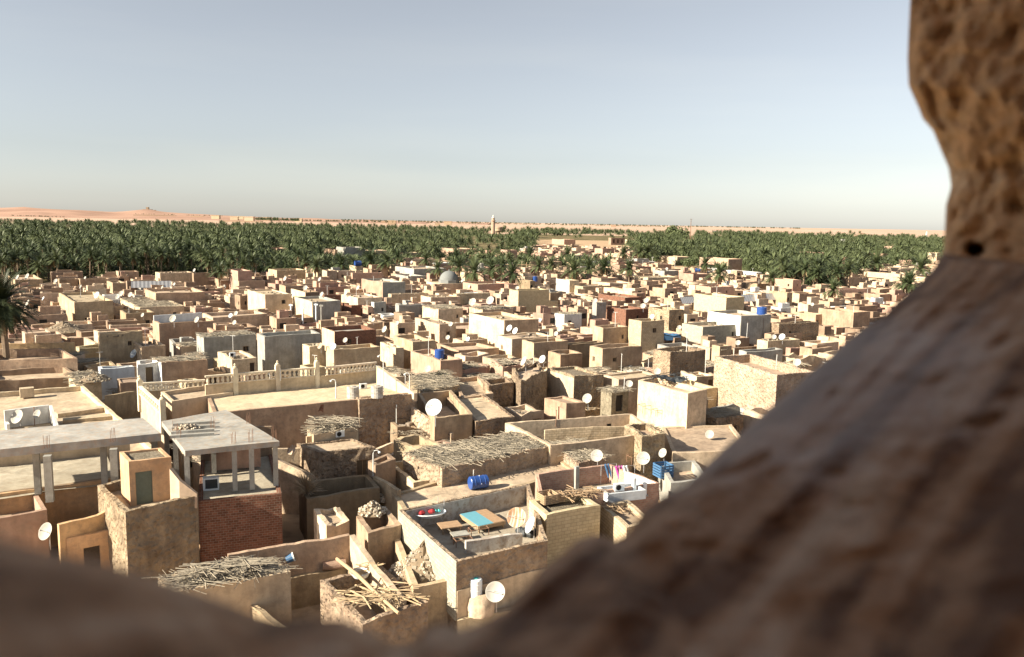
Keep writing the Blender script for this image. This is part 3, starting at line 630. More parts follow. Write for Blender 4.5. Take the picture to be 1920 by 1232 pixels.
N_('yellow walled yard with a sagging cloth at its corner at the left edge', (-30, 655), (-10, 676), (145, 673), 4.6, 'mud', 'deck', dz=1.1, seg=.8)
run(HOUSES[-1][0], [P(-40, 646, 5.0), P(139, 642, 5.0)], 2, 5.0, 'ochre', t=.3)
N_('low brown walled yard below the yellow walled yard at the left edge', (-30, 695), (-10, 715), (150, 706), 3.6, 'muddark', 'deck', dz=.7, seg=.8)
N_('small tan house with a heap of grey branches above the wide terrace', (128, 700), (142, 722), (190, 715), 4.4, 'mudpale', 'brush', seg=.5)
# ------------------------------------------------------------------ the middle of the town: (label, left x, (corner), right x, height, wall, roof, extras)
D_ = lambda e, f, w, a, b, m='void': (e, f, w, a, b, 'door', m)
Wn = lambda e, f, w, a, b, m='dark': (e, f, w, a, b, 'window', m)
MID = [
 ('big plain brown house with one small square window at the left', 110, (139, 567), 212, 6.0, 'mud', 'deck', [Wn(0, .3, .8, 2.2, 3.0)]),
 ('long grey tan two storey house with a sunlit pale end', 272, (292, 550), 384, 6.0, 'mud', 'deck', []),
 ('tan house with a window in its pale side at the edge of the palm grove', 200, (211, 531), 236, 5.5, 'mud', 'deck', [Wn(3, .5, .9, 3.2, 4.4)]),
 ('darker flat roofed house joined behind the house with the side window', 236, (238, 527), 262, 5.0, 'muddark', 'deck', []),
 ('long walled house with a bright left end against the palm grove', 291, (300, 512), 362, 6.2, 'mudpale', 'deck', []),
 ('dark brown house block against the palm grove', 360, (363, 512), 391, 6.4, 'muddark', 'deck', []),
 ('brown low house at the left edge below the palm grove', 15, (28, 525), 80, 4.5, 'mud', 'deck', []),
 ('dark brown square house below the grove at the left', 108, (111, 524), 146, 4.6, 'muddark', 'deck', []),
 ('wide tan house in the row just below the grove', 146, (150, 524), 206, 4.6, 'mud', 'deck', []),
 ('tan house with a brushwood roof in front of the long grey tan house', 225, (262, 577), 345, 4.4, 'mudpale', 'brush', []),
 ('pinkish tan walled court with a small dark opening', 225, (236, 588), 290, 4.4, 'mud', 'deck', [Wn(0, .75, .8, 2.0, 3.0)]),
 ('roof terrace house with a bluish back wall and two white dishes', 286, (298, 607), 402, 5.6, 'mud', 'deck', []),
 ('big rough tan house with a flat blank front left of the terrace house', 184, (187, 626), 267, 6.0, 'mud', 'deck', []),
 ('small yard house with a grey dish leaning on its left wall', 240, (265, 651), 310, 4.6, 'mud', 'deck', []),
 ('grey green house with brush over its eaves and one small window', 368, (382, 633), 480, 5.4, 'concrete', 'brush', [Wn(0, .8, .9, 3.0, 3.8)]),
 ('square tan house with a tall dark doorway right of the low ruined wall', 408, (435, 674), 481, 4.8, 'mudpale', 'deck', [D_(0, .9, .7, 2.2, 4.2)]),
 ('two storey house with a tall white lit end at the grove edge', 429, (446, 508), 472, 7.5, 'mudpink', 'deck', []),
 ('pink brown house in front of the tall white lit end', 436, (448, 527), 497, 4.8, 'mudpink', 'deck', []),
 ('ochre house with a leaning pole on its front at the grove edge', 503, (519, 507), 573, 6.2, 'mud', 'deck', []),
 ('narrow house with a bright end at the grove edge', 587, (595, 505), 604, 6.8, 'yellow', 'deck', []),
 ('yellow lit brown house right of the narrow bright house', 598, (613, 508), 632, 6.0, 'mudpale', 'deck', []),
 ('grey tan house right of the yellow lit brown house', 631, (634, 508), 666, 5.8, 'mudpale', 'deck', []),
 ('small yellow house carrying a round blue tank before the palms', 655, (668, 499), 681, 6.5, 'yellow', 'deck', []),
 ('orange red rough brick house before the palms', 658, (661, 512), 717, 6.0, 'pinkbrick', 'deck', []),
 ('small grey cream house left of the orange red brick house', 645, (649, 518), 662, 5.0, 'mudpale', 'deck', []),
 ('two storey pink sided house with a plain grey front', 678, (718, 530), 760, 7.0, 'concrete', 'deck', []),
 ('grey concrete house with pale flat roof behind the domed shrine', 741, (776, 504), 836, 6.0, 'concrete', 'deck', [Wn(0, .9, 1.2, 2.0, 4.0)]),
 ('grey brown low house under the grey concrete house', 741, (765, 518), 797, 4.2, 'concrete', 'deck', []),
 ('pink house with a dark side left of the domed shrine', 800, (806, 513), 824, 6.2, 'mudpink', 'deck', []),
 ('yellow grey two storey block house left of the concrete posts', 464, (497, 553), 547, 7.0, 'yellow', 'deck', []),
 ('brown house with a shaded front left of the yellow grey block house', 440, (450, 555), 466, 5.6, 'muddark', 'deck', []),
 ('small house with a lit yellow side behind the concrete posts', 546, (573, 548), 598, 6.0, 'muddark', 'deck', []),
 ('unfinished yellow sided house with tall concrete posts before it', 550, (586, 566), 638, 6.4, 'concrete', 'deck', []),
 ('dark red house with a thin pale roof edge', 604, (608, 554), 638, 5.6, 'redbrick', 'deck', []),
 ('beige house standing over a pink and red lower wall', 640, (671, 559), 717, 6.4, 'mudpale', 'deck', []),
 ('dark red walled house between two pink walls', 640, (659, 573), 678, 5.0, 'redbrick', 'deck', []),
 ('pink ended house beside the white slabs', 677, (690, 575), 700, 5.0, 'mudpink', 'deck', []),
 ('grey house with a brilliant white end', 690, (702, 567), 724, 5.6, 'concrete', 'deck', []),
 ('long beige flat roofed house below the two storey pink sided house', 728, (734, 552), 803, 4.6, 'mudpale', 'deck', []),
 ('tan house with flat roof behind the twig roofed house', 789, (808, 558), 863, 4.6, 'mudpale', 'deck', []),
 ('low grey green house with a white left end', 741, (748, 573), 798, 5.0, 'concrete', 'deck', []),
 ('bluish grey concrete house open at the front under a thin slab roof', 482, (496, 631), 601, 6.6, 'concrete', 'slab', []),
 ('pale ended house with a dark red front and holes under its slab roof', 604, (628, 622), 705, 6.2, 'redbrick', 'slab', []),
 ('square tan turret left of the long grey parapet house', 567, (580, 650), 609, 5.6, 'mudpale', 'deck', []),
 ('long house with a grey rough front over a white wall with two windows', 611, (626, 656), 713, 5.6, 'mud', 'deck', [Wn(0, .35, .8, 2.5, 3.2), Wn(0, .62, .8, 2.5, 3.2)]),
 ('sandy house with a bright stepped side right of the long grey parapet house', 713, (742, 652), 757, 5.0, 'mudpale', 'deck', []),
 ('grey fronted cube house with a sunlit side and a dark pipe', 738, (774, 641), 816, 5.4, 'mud', 'deck', []),
 ('brown fronted block house with a white sheet on its roof', 778, (824, 608), 855, 5.8, 'mudpale', 'deck', []),
 ('small walled roof house carrying a blue water drum', 770, (826, 677), 867, 5.0, 'mudpink', 'deck', []),
 ('long brown brick house in the row before the palms', 868, (896, 533), 960, 4.8, 'pinkbrick', 'deck', []),
 ('tan block with a dark front right of the long brown brick house', 968, (994, 527), 1003, 5.6, 'muddark', 'deck', []),
 ('house with a brilliant white side wall before the palms', 1043, (1068, 526), 1086, 5.6, 'mudpale', 'deck', []),
 ('low tan house with a shaded front below the white sided house', 1072, (1093, 537), 1143, 4.2, 'mudpale', 'deck', []),
 ('low yellow walled yard house at the right of the row before the palms', 1132, (1185, 546), 1192, 4.2, 'yellow', 'deck', []),
 ('orange tan house with a dark red front below the low yellow yard', 1122, (1172, 558), 1205, 4.6, 'redbrick', 'deck', []),
 ('two storey yellow grey block house in the centre', 955, (972, 545), 1030, 7.4, 'blockyellow', 'deck', []),
 ('lower yellow block annex in front of the yellow grey block house', 975, (984, 567), 1046, 4.8, 'blockyellow', 'deck', []),
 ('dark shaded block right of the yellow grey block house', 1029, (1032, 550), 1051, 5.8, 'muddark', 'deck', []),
 ('large two storey house with a broad whitish side and brown front', 880, (946, 602), 1010, 6.6, 'mud', 'deck', []),
 ('low white walled house below the large whitish sided house', 928, (960, 636), 1040, 5.0, 'mudpale', 'deck', []),
 ('tan house with a long brown front in the centre', 979, (1001, 643), 1065, 5.2, 'mud', 'deck', []),
 ('brown two storey house beside the bright broken wall', 1112, (1131, 615), 1178, 6.0, 'mud', 'deck', []),
 ('low dark fronted wall house under the brown two storey house', 1066, (1068, 646), 1131, 4.4, 'muddark', 'deck', []),
 ('tall narrow brick house with a dark front and a wall left of the blue tarpaulin', 1179, (1203, 603), 1246, 7.2, 'blockpale', 'deck', []),
 ('red brick topped house with a pinkish side', 1137, (1174, 581), 1216, 5.6, 'redbrick', 'deck', []),
 ('large tan house with a dark shaded front right of the red brick topped house', 1216, (1255, 582), 1282, 6.4, 'stone', 'deck', []),
 ('dark grey tower like house with a thin pale pipe', 1114, (1119, 568), 1137, 6.6, 'concrete', 'deck', []),
 ('small flat tan box house below the row of two grey dishes', 1028, (1051, 665), 1092, 4.4, 'mud', 'deck', [Wn(0, .3, 1.2, 1.8, 2.6)]),
 ('large tan house with a flat brown front and narrow inner yard', 1106, (1130, 654), 1204, 5.8, 'mud', 'deck', []),
 ('large two storey yellow lit house with pale roof at the right', 1302, (1362, 558), 1396, 7.0, 'blockyellow', 'deck', []),
 ('white washed upper house with three small windows and a grey block front', 1328, (1390, 593), 1446, 7.2, 'concrete', 'deck', [Wn(3, .75, .9, 4.6, 5.6, 'doorwood'), Wn(3, .45, .7, 4.4, 5.2), Wn(3, .2, .9, 4.4, 5.0)]),
 ('long grey concrete house in front of the white washed house', 1279, (1318, 613), 1392, 5.6, 'blockgrey', 'deck', []),
 ('pink white cube house with a white tank on its roof before the right grove', 1453, (1487, 525), 1503, 6.6, 'pinkbrick', 'deck', []),
 ('tan house with blank sunlit side right of the corrugated sheets', 1442, (1476, 549), 1486, 6.6, 'mud', 'deck', []),
 ('brown fronted tan house behind the right hand roofs', 1485, (1499, 551), 1530, 5.2, 'mud', 'deck', []),
 ('rough dark fronted house right of the white washed upper house', 1445, (1461, 608), 1536, 5.8, 'stone', 'deck', []),
 ('low house with a pale wall top in front of the rough dark fronted house', 1440, (1446, 627), 1504, 4.2, 'muddark', 'deck', []),
 ('big plain tan house near the right foreground wall', 1535, (1601, 586), 1632, 6.0, 'mud', 'deck', []),
 ('tan house with a row of low parapets left of the big plain tan house', 1492, (1530, 590), 1546, 4.8, 'mud', 'deck', []),
 ('house with a curved gable end and a very dark rough front', 1225, (1257, 661), 1323, 6.0, 'stone', 'deck', []),
 ('low tan house beside the curved gable house', 1335, (1350, 650), 1372, 4.6, 'mud', 'deck', []),
 ('walled grey court behind the long stone parapet house', 1391, (1400, 660), 1468, 4.6, 'concrete', 'deck', []),
 ('small sunlit yard house above the foreground wall at the right', 1420, (1440, 640), 1500, 4.4, 'mudpale', 'deck', []),
 ('long house with a row of openings in its pale side and a dark end', 1312, (1366, 486), 1392, 8.0, 'mudpink', 'deck', [Wn(3, f, 3.0, 3.4, 5.2, 'void') for f in (.1, .26, .42, .58, .74, .9)]),
 ('long low white wall house with small square holes', 1362, (1418, 511), 1429, 4.2, 'white', 'deck', [Wn(3, f, .9, 2.4, 3.2) for f in (.15, .4, .65, .9)]),
 ('white walled yard left of the long low white house', 1325, (1361, 505), 1372, 3.6, 'white', 'deck', []),
 ('pink brown house in the far right grove', 1264, (1350, 0), 1352, 5, 'mud', 'deck', []),
 ('tan cube house in the right grove with a lit left side', 1629, (1656, 476), 1665, 5.6, 'mudpink', 'deck', []),
 ('pink house high in the right grove', 1655, (1672, 462), 1676, 6.0, 'mudpink', 'deck', []),
 ('long pale pink house standing among the right palms', 1490, (1550, 474), 1552, 5.2, 'mudpink', 'deck', []),
 ('tall pale yellow house beside the right foreground jamb', 1739, (1757, 474), 1764, 9.0, 'yellow', 'deck', []),
 ('cream fronted house with wide white shutters near the lone right palm', 1620, (1688, 514), 1692, 6.0, 'yellow', 'deck', [Wn(3, .25, 9, 1.0, 4.0, 'whiteplastic')]),
 ('cream house right of the shuttered house', 1690, (1735, 520), 1740, 5.2, 'cream', 'deck', []),
 ('low cream house with white door near the right edge palms', 1666, (1690, 503), 1715, 5.0, 'cream', 'deck', []),
 ('pink tan house with flat roof at the far right of the town', 1684, (1711, 489), 1730, 5.0, 'mudpink', 'deck', []),
 ('brick red house front of the lone right palm', 1620, (1650, 552), 1670, 4.6, 'mudpink', 'deck', []),
 ('long pink house with two dark porches among the central palms', 826, (860, 467), 896, 5.6, 'mudpink', 'deck', []),
 ('two storey pink house with tall dark openings in the central palms', 939, (951, 469), 970, 8.0, 'mudpink', 'deck', [Wn(0, .3, 2, 2, 6), ]),
 ('reddish ruined looking house inside the left grove', 603, (628, 468), 658, 6.5, 'mudpink', 'deck', [Wn(0, .2, 3, 1.5, 4.5, 'void'), Wn(0, .6, 4, 1.5, 4.5, 'void')]),
 ('grey red upper house inside the left grove', 630, (648, 464), 685, 8.0, 'concrete', 'deck', []),
 ('cream ended house right of the grey red grove house', 684, (704, 470), 730, 6.5, 'mudpale', 'deck', []),
 ('pale low house at the right end of the left grove', 747, (762, 474), 790, 5.0, 'yellow', 'deck', []),
 ('red house half hidden in the left grove', 503, (520, 466), 542, 5.0, 'mudpink', 'deck', []),
 ('red brown brick building beyond the central palms', 1141, (1146, 446), 1172, 7.5, 'mudpink', 'deck', [Wn(0, f, 2, 2, 6, 'void') for f in (.2, .5, .8)]),
 ('cream building right of the far red brown building', 1171, (1176, 449), 1192, 5.0, 'yellow', 'deck', []),
 ('orange brown villa in the far centre of town', 1035, (1058, 449), 1079, 5.5, 'mudpink', 'deck', []),
 ('yellow long house in the far centre of town', 1036, (1046, 461), 1069, 5.5, 'yellow', 'deck', []),
 ('grey modern building with tall posts beyond the street', 1115, (1130, 466), 1152, 7.0, 'mudpink', 'deck', []),
 ('pale arcade building along the far street', 1134, (1170, 477), 1176, 6.0, 'yellow', 'deck', [Wn(3, f, 3, 1, 4, 'void') for f in (.2, .4, .6, .8)]),
 ('grey green flat house beside the far round palm', 1071, (1075, 479), 1103, 5.0, 'concrete', 'deck', []),
 ('white wall house with a turquoise tree over it', 1111, (1113, 490), 1148, 4.4, 'white', 'deck', []),
 ('tan house between the palms and the white wall house', 1055, (1078, 492), 1096, 5.2, 'mud', 'deck', []),
 ('pink building with a dark front right of the palms', 1148, (1162, 497), 1186, 6.0, 'mudpink', 'deck', []),
 ('pink brick house right of the single street palm', 1180, (1192, 500), 1221, 5.0, 'mudpink', 'deck', []),
 ('long yellow garden wall house with low arches', 1182, (1215, 521), 1273, 3.8, 'yellow', 'deck', []),
 ('pink walled house below the dark bushy tree', 1275, (1300, 514), 1333, 5.2, 'mudpink', 'deck', []),
 ('grey yellow long house under the dark bushy tree', 1224, (1246, 508), 1272, 4.4, 'concrete', 'deck', []),
 ('cream house row behind the dark bushy tree', 1233, (1270, 482), 1300, 4.6, 'yellow', 'deck', []),
 ('dark house with lit side before the white garden wall', 1398, (1420, 532), 1450, 4.6, 'muddark', 'deck', []),
 ('two tone brick house left of the yellow lit two storey house', 1305, (1333, 538), 1376, 4.8, 'pinkbrick', 'deck', []),
 ('tan house with open front left of the pink white cube house', 1388, (1390, 530), 1450, 4.4, 'mud', 'brush', []),
 ('house with a big brushwood roof and white wall in the centre', 792, (822, 580), 868, 5.2, 'mudpale', 'brush', []),
 ('low white walled house with a worn faint painted mark', 1040, (1058, 590), 1091, 5.0, 'white', 'brush', []),
 ('long brush topped beige house above the large whitish sided house', 880, (905, 581), 962, 5.2, 'mudpale', 'brush', []),
 ('arch gabled tan house with two large dishes at its side', 850, (856, 552), 919, 5.0, 'mudpale', 'brush', []),
]
CLR = random.Random(77)
for (lab, lx, c, rx, z, mt, rf, ops) in MID:
    if c[1] == 0: continue
    pts = quadpts(lx, c, rx, z)
    if not ops and pts[0].y < 260 and CLR.random() < .5: ops = [Wn(0, CLR.uniform(.15, .85), CLR.uniform(.4, .8), z-1.9, z-CLR.uniform(1.1, 1.3))]+([Wn(3, CLR.uniform(.2, .8), .6, z-2, z-1.3)] if CLR.random() < .4 else [])
    r = house(lab, pts, z, mt, rf, dz=(.25 if mt in ('mudpale', 'yellow') else .55), ops=ops, seg=None, top=.1, amp=.06)
    if pts[0].y < 340 and rf == 'deck': clutter(r, pts, z-(.25 if mt in ('mudpale', 'yellow') else .55), CLR)
    if lab.startswith('two storey pink sided'):
        d = (pts[0]-pts[3]).normalized(); o = Vector((d.y, -d.x, 0))*.06; run(r, [pts[3]+o, pts[0]+o], 0, z, 'mudpink', t=.05, seg=2, name='pink_side')
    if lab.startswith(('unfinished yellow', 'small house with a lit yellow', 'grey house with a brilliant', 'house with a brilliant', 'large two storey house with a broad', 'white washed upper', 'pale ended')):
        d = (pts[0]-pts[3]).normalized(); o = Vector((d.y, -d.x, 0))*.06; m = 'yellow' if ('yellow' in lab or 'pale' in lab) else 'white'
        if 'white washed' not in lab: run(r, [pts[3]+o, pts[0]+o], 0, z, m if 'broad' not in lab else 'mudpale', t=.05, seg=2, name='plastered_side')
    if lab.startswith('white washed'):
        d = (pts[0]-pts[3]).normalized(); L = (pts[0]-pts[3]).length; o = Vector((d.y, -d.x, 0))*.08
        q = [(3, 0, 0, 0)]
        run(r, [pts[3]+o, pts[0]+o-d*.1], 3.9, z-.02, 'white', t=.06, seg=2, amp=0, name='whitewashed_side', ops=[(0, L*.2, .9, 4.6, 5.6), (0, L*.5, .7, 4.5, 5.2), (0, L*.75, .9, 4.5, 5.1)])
    if 'white wall with two windows' in lab:
        d = (pts[1]-pts[0]).normalized(); o = Vector((d.y, -d.x, 0)); run(r, [pts[0]+o*.9+d*.5, pts[1]+o*.9-d*3], 0, 3.1, 'white', t=.2, seg=1, name='white_wall', ops=[(0, 2.4, .8, 2.2, 2.8), (0, 5.2, .8, 2.2, 2.8)])
    if lab.startswith('roof terrace house'):
        run(r, [pts[3]+Vector((.5, -.6, 0)), pts[2]+Vector((-.5, -.6, 0))], z-.4, z+.9, 'bluewhite', t=.25, seg=2, name='terrace_wall')
# domed shrine
def shrine():
    c = P(842, 524, 5.0); root = empty('shrine', (c.x, c.y, 0)); b = root.location
    u = Vector((math.cos(theta(842)), math.sin(theta(842)), 0)); v = Vector((-u.y, u.x, 0)); h = 5
    pts = [c-u*h-v*h, c+u*h-v*h, c+u*h+v*h, c-u*h+v*h]; mb = MB()
    ring(mb, pts, 0, 4.2, .4, 2, .05, .05, base=b); mb.build('wall', 'mudpale', root)
    mb = MB(); deckmesh(mb, pts, 4.0, b, 3); mb.build('roof', 'mudpale', root)
    mb = MB(); mb.lathe([(3.1, 4.0), (3.1, 4.9), (2.9, 4.95)], 8, (0, 0, 0)); mb.build('drum', 'domegrey', root)
    R = 2.8; mb = MB(); mb.lathe([(R*math.cos(a), 4.9+R*.95*math.sin(a)) for a in [i*math.pi/2/8 for i in range(8)]]+[(.12, 4.9+R*.97), (.15, 7.9), (0, 8.1)], 24, (0, 0, 0)); mb.build('dome', 'domegrey', root, smooth=True)
    tag(root, 'small whitewashed shrine with a round grey dome in the middle of the town', 'shrine'); HOUSES.append((root, [Vector((p.x, p.y, 0)) for p in pts], 5))
shrine()
NLIST = len(HOUSES)
# ------------------------------------------------------------------ the other houses of the town, filling between
def sat(a, b):
    for q in (a, b):
        for i in range(4):
            e = q[(i+1) % 4]-q[i]; nx, ny = -e.y, e.x
            pa = [p.x*nx+p.y*ny for p in a]; pb = [p.x*nx+p.y*ny for p in b]
            if max(pa) <= min(pb) or max(pb) <= min(pa): return False
    return True
BND = [(-400, 555), (-150, 545), (428, 541), (480, 530), (740, 526), (780, 494), (1000, 480), (1010, 453), (1190, 453), (1200, 506), (1440, 531), (1450, 553), (1590, 556), (1610, 521), (1800, 492), (2300, 480)]
def bnd(px):
    for (x0, y0), (x1, y1) in zip(BND, BND[1:]):
        if x0 <= px <= x1: return y0+(y1-y0)*(px-x0)/(x1-x0)
    return 540
PLACED = [(h[1], sum(h[1], Vector())/4) for h in HOUSES]
def blocked(q, c, m=22):
    return any(abs(c.x-p[1].x) < m+8 and abs(c.y-p[1].y) < m+8 and sat(q, p[0]) for p in PLACED)
rg = random.Random(11); infill = []
y = 60.0
while y < 640:
    st = 4.5 if y < 200 else 6 if y < 330 else 9
    x = -0.70*y
    while x < 0.95*y:
        cx, cy = x+rg.uniform(-2, 2), y+rg.uniform(-2, 2); x += st
        px, py, d = proj(Vector((cx, cy, 0)))
        if py < bnd(px)+7*nz((cx, cy, 3), .02) or py > 1010 or px > 2500: continue
        if (835 < px < 1012 and 488 < py < 520) or (1048 < px < 1152 and 500 < py < 519) or (1270 < px < 1312 and 494 < py < 512) or (1388 < px < 1420 and 515 < py < 532): continue
        # hidden by the stone slope in front
        hid = (px > 1180 and py > 560+ (1760-px)*0.86+60) or px > 1900
        th = theta(px)+rg.gauss(0, rad(3)); u = Vector((math.cos(th), math.sin(th), 0)); v = Vector((-u.y, u.x, 0)); c = Vector((cx, cy, 0))
        if hid and (rg.random() < .35 or y > 330): continue
        for tr in range(3):
            near_ = d < 110
            w = rg.uniform(4, 8) if near_ else rg.uniform(5, 11) if d < 330 else rg.uniform(8, 16); dd = rg.uniform(4, 7) if near_ else rg.uniform(5, 9) if d < 330 else rg.uniform(8, 13)
            if tr: w *= .6; dd *= .6
            if tr == 2: w *= .75; dd *= .75
            q = [c-u*w/2-v*dd/2, c+u*w/2-v*dd/2, c+u*w/2+v*dd/2, c-u*w/2+v*dd/2]
            if not blocked(q, c):
                PLACED.append((q, c)); infill.append((d+(9999 if hid else 0), px, py, q, u, v, w, dd)); break
    y += st*.8
infill.sort(key=lambda t: t[0])
print('infill', len(infill), 'listed', NLIST)
PAL = ['mud', 'mud', 'mud', 'mudpale', 'mudpale', 'mudpink', 'muddark', 'stone', 'concrete', 'blockpale', 'yellow', 'cream', 'pinkbrick', 'mud', 'mudpale', 'stonepale', 'white', 'mudpale', 'mud', 'blockyellow', 'mud', 'stone']
WORD = {'mud': 'tan mud', 'mudpale': 'pale sandy', 'mudpink': 'pinkish mud', 'muddark': 'dark brown mud', 'stone': 'rough stone', 'stonepale': 'pale stone', 'concrete': 'grey concrete', 'blockpale': 'pale block', 'yellow': 'yellowish', 'cream': 'cream', 'pinkbrick': 'pinkish brick', 'redbrick': 'red brick', 'blockyellow': 'yellow block', 'white': 'white washed'}
ANCH = []
for r_, q_, z_ in HOUSES[:NLIST]:
    c = sum(q_, Vector())/4; a = proj(Vector((c.x, c.y, z_))); ANCH.append((a[0], a[1], r_['label']))
# short unmistakable landmarks used to say where a lesser thing stands
LM = [(925, 425, 'far minaret'), (842, 522, 'grey domed shrine'), (935, 432, 'water tower'), (1296, 428, 'tall mast'), (10, 590, 'big drooping palm'), (470, 650, 'bluish open house'), (420, 720, 'white balustrade'),
      (718, 545, 'pink sided house'), (1000, 560, 'yellow block house'), (945, 615, 'whitish sided house'), (1385, 600, 'white upper house'), (575, 590, 'four tall concrete posts'), (175, 585, 'big plain brown house'),
      (1157, 670, 'flat brown front'), (1215, 620, 'tall narrow brick house'), (1000, 740, 'tall notched stone house'), (1290, 680, 'curved gable house'), (1260, 745, 'junk covered house'), (1480, 535, 'pink white cube house'),
      (1340, 495, 'openings house'), (815, 766, 'big grey dish'), (900, 850, 'thatched house'), (660, 870, 'shuttered house'), (1600, 600, 'big plain tan house'), (898, 902, 'blue drum'), (345, 620, 'two dish terrace'),
      (1268, 435, 'tall dark tree'), (1708, 540, 'lone right palm'), (1150, 520, 'long low palm clump'), (330, 518, 'long grove side house'), (665, 480, 'grey red grove house'), (1575, 460, 'square water tower'), (90, 760, 'wide terrace'), (1045, 460, 'far yellow house'),
      (450, 530, 'tall white lit end'), (540, 518, 'leaning pole house'), (650, 655, 'grey parapet house'), (225, 650, 'big rough tan house'), (1240, 520, 'long yellow garden wall'), (1500, 690, 'stone parapet house'), (824, 662, 'blue roof drum'), (1650, 476, 'grove cube house'), (760, 510, 'grey concrete house'), (1330, 560, 'tall yellow lit house')]
CNT = {}
O1 = ['', 'second', 'third', 'fourth', 'fifth', 'sixth', 'seventh', 'eighth', 'ninth', 'tenth', 'eleventh', 'twelfth', 'thirteenth', 'fourteenth', 'fifteenth', 'sixteenth', 'seventeenth', 'eighteenth', 'nineteenth', 'twentieth']
for tens, ty in (('twenty', 'thirtieth'), ('thirty', 'fortieth'), ('forty', 'fiftieth'), ('fifty', 'sixtieth')): O1 += [tens+' first']+[tens+' '+x for x in O1[1:9]]+[ty]
ORD = [(x+' nearest').strip() for x in O1]
def placewords(px, py):
    b = min(LM, key=lambda l: abs(l[0]-px)+2.2*abs(l[1]-py)); dx, dy = px-b[0], (py-b[1])*2.2
    w = ('right of' if dx > 0 else 'left of') if abs(dx) > abs(dy) else ('below' if dy > 0 else 'above')
    return w+' the '+b[2], math.hypot(dx, dy), b
PEND = []
def pend(o, desc, px, py, cat, group=None):
    """label is written once all are known, so that ordinals count true distance"""
    w, dist, b = placewords(px, py); PEND.append((desc, w, dist, o, cat, group))
def flush():
    g = {}
    for t in PEND: g.setdefault((t[0], t[1]), []).append(t)
    for k, l in g.items():
        l.sort(key=lambda t: t[2])
        for i, t in enumerate(l):
            if len(l) == 1: s = f'{k[0]} {k[1]}'
            elif i < len(ORD): s = f'{k[0]}, {ORD[i]} {k[1]}'
            else: s = f'{k[0]} far {k[1]}'
            tag(t[3], s, t[4], t[5])
GUARD = []
for r_, q_, z_ in HOUSES[:NLIST]:
    if q_[0].y > 60:
        a = [proj(Vector((p.x, p.y, z_)))[0] for p in q_]; lo = proj(Vector((q_[0].x, q_[0].y, z_*.62))); GUARD.append((min(a), max(a), lo[1], lo[2]))
def highest(q, zs):
    for z in sorted(zs, reverse=True):
        a = [proj(Vector((p.x, p.y, z))) for p in q]; x0, x1 = min(t[0] for t in a), max(t[0] for t in a); yt = min(t[1] for t in a); d = a[0][2]
        if not any(g0 < x1-2 and g1 > x0+2 and min(g1, x1)-max(g0, x0) > .22*min(g1-g0, x1-x0) and d < gd and yt < gy for g0, g1, gy, gd in GUARD): return z
    return None
XM = ['mud', 'mudpale', 'mudpink', 'muddark', 'yellow', 'cream', 'concrete', 'stonepale', 'white', 'roofdust', 'dark']
EXTRA = MB(); nfill = 0; MAXF = 290-NLIST
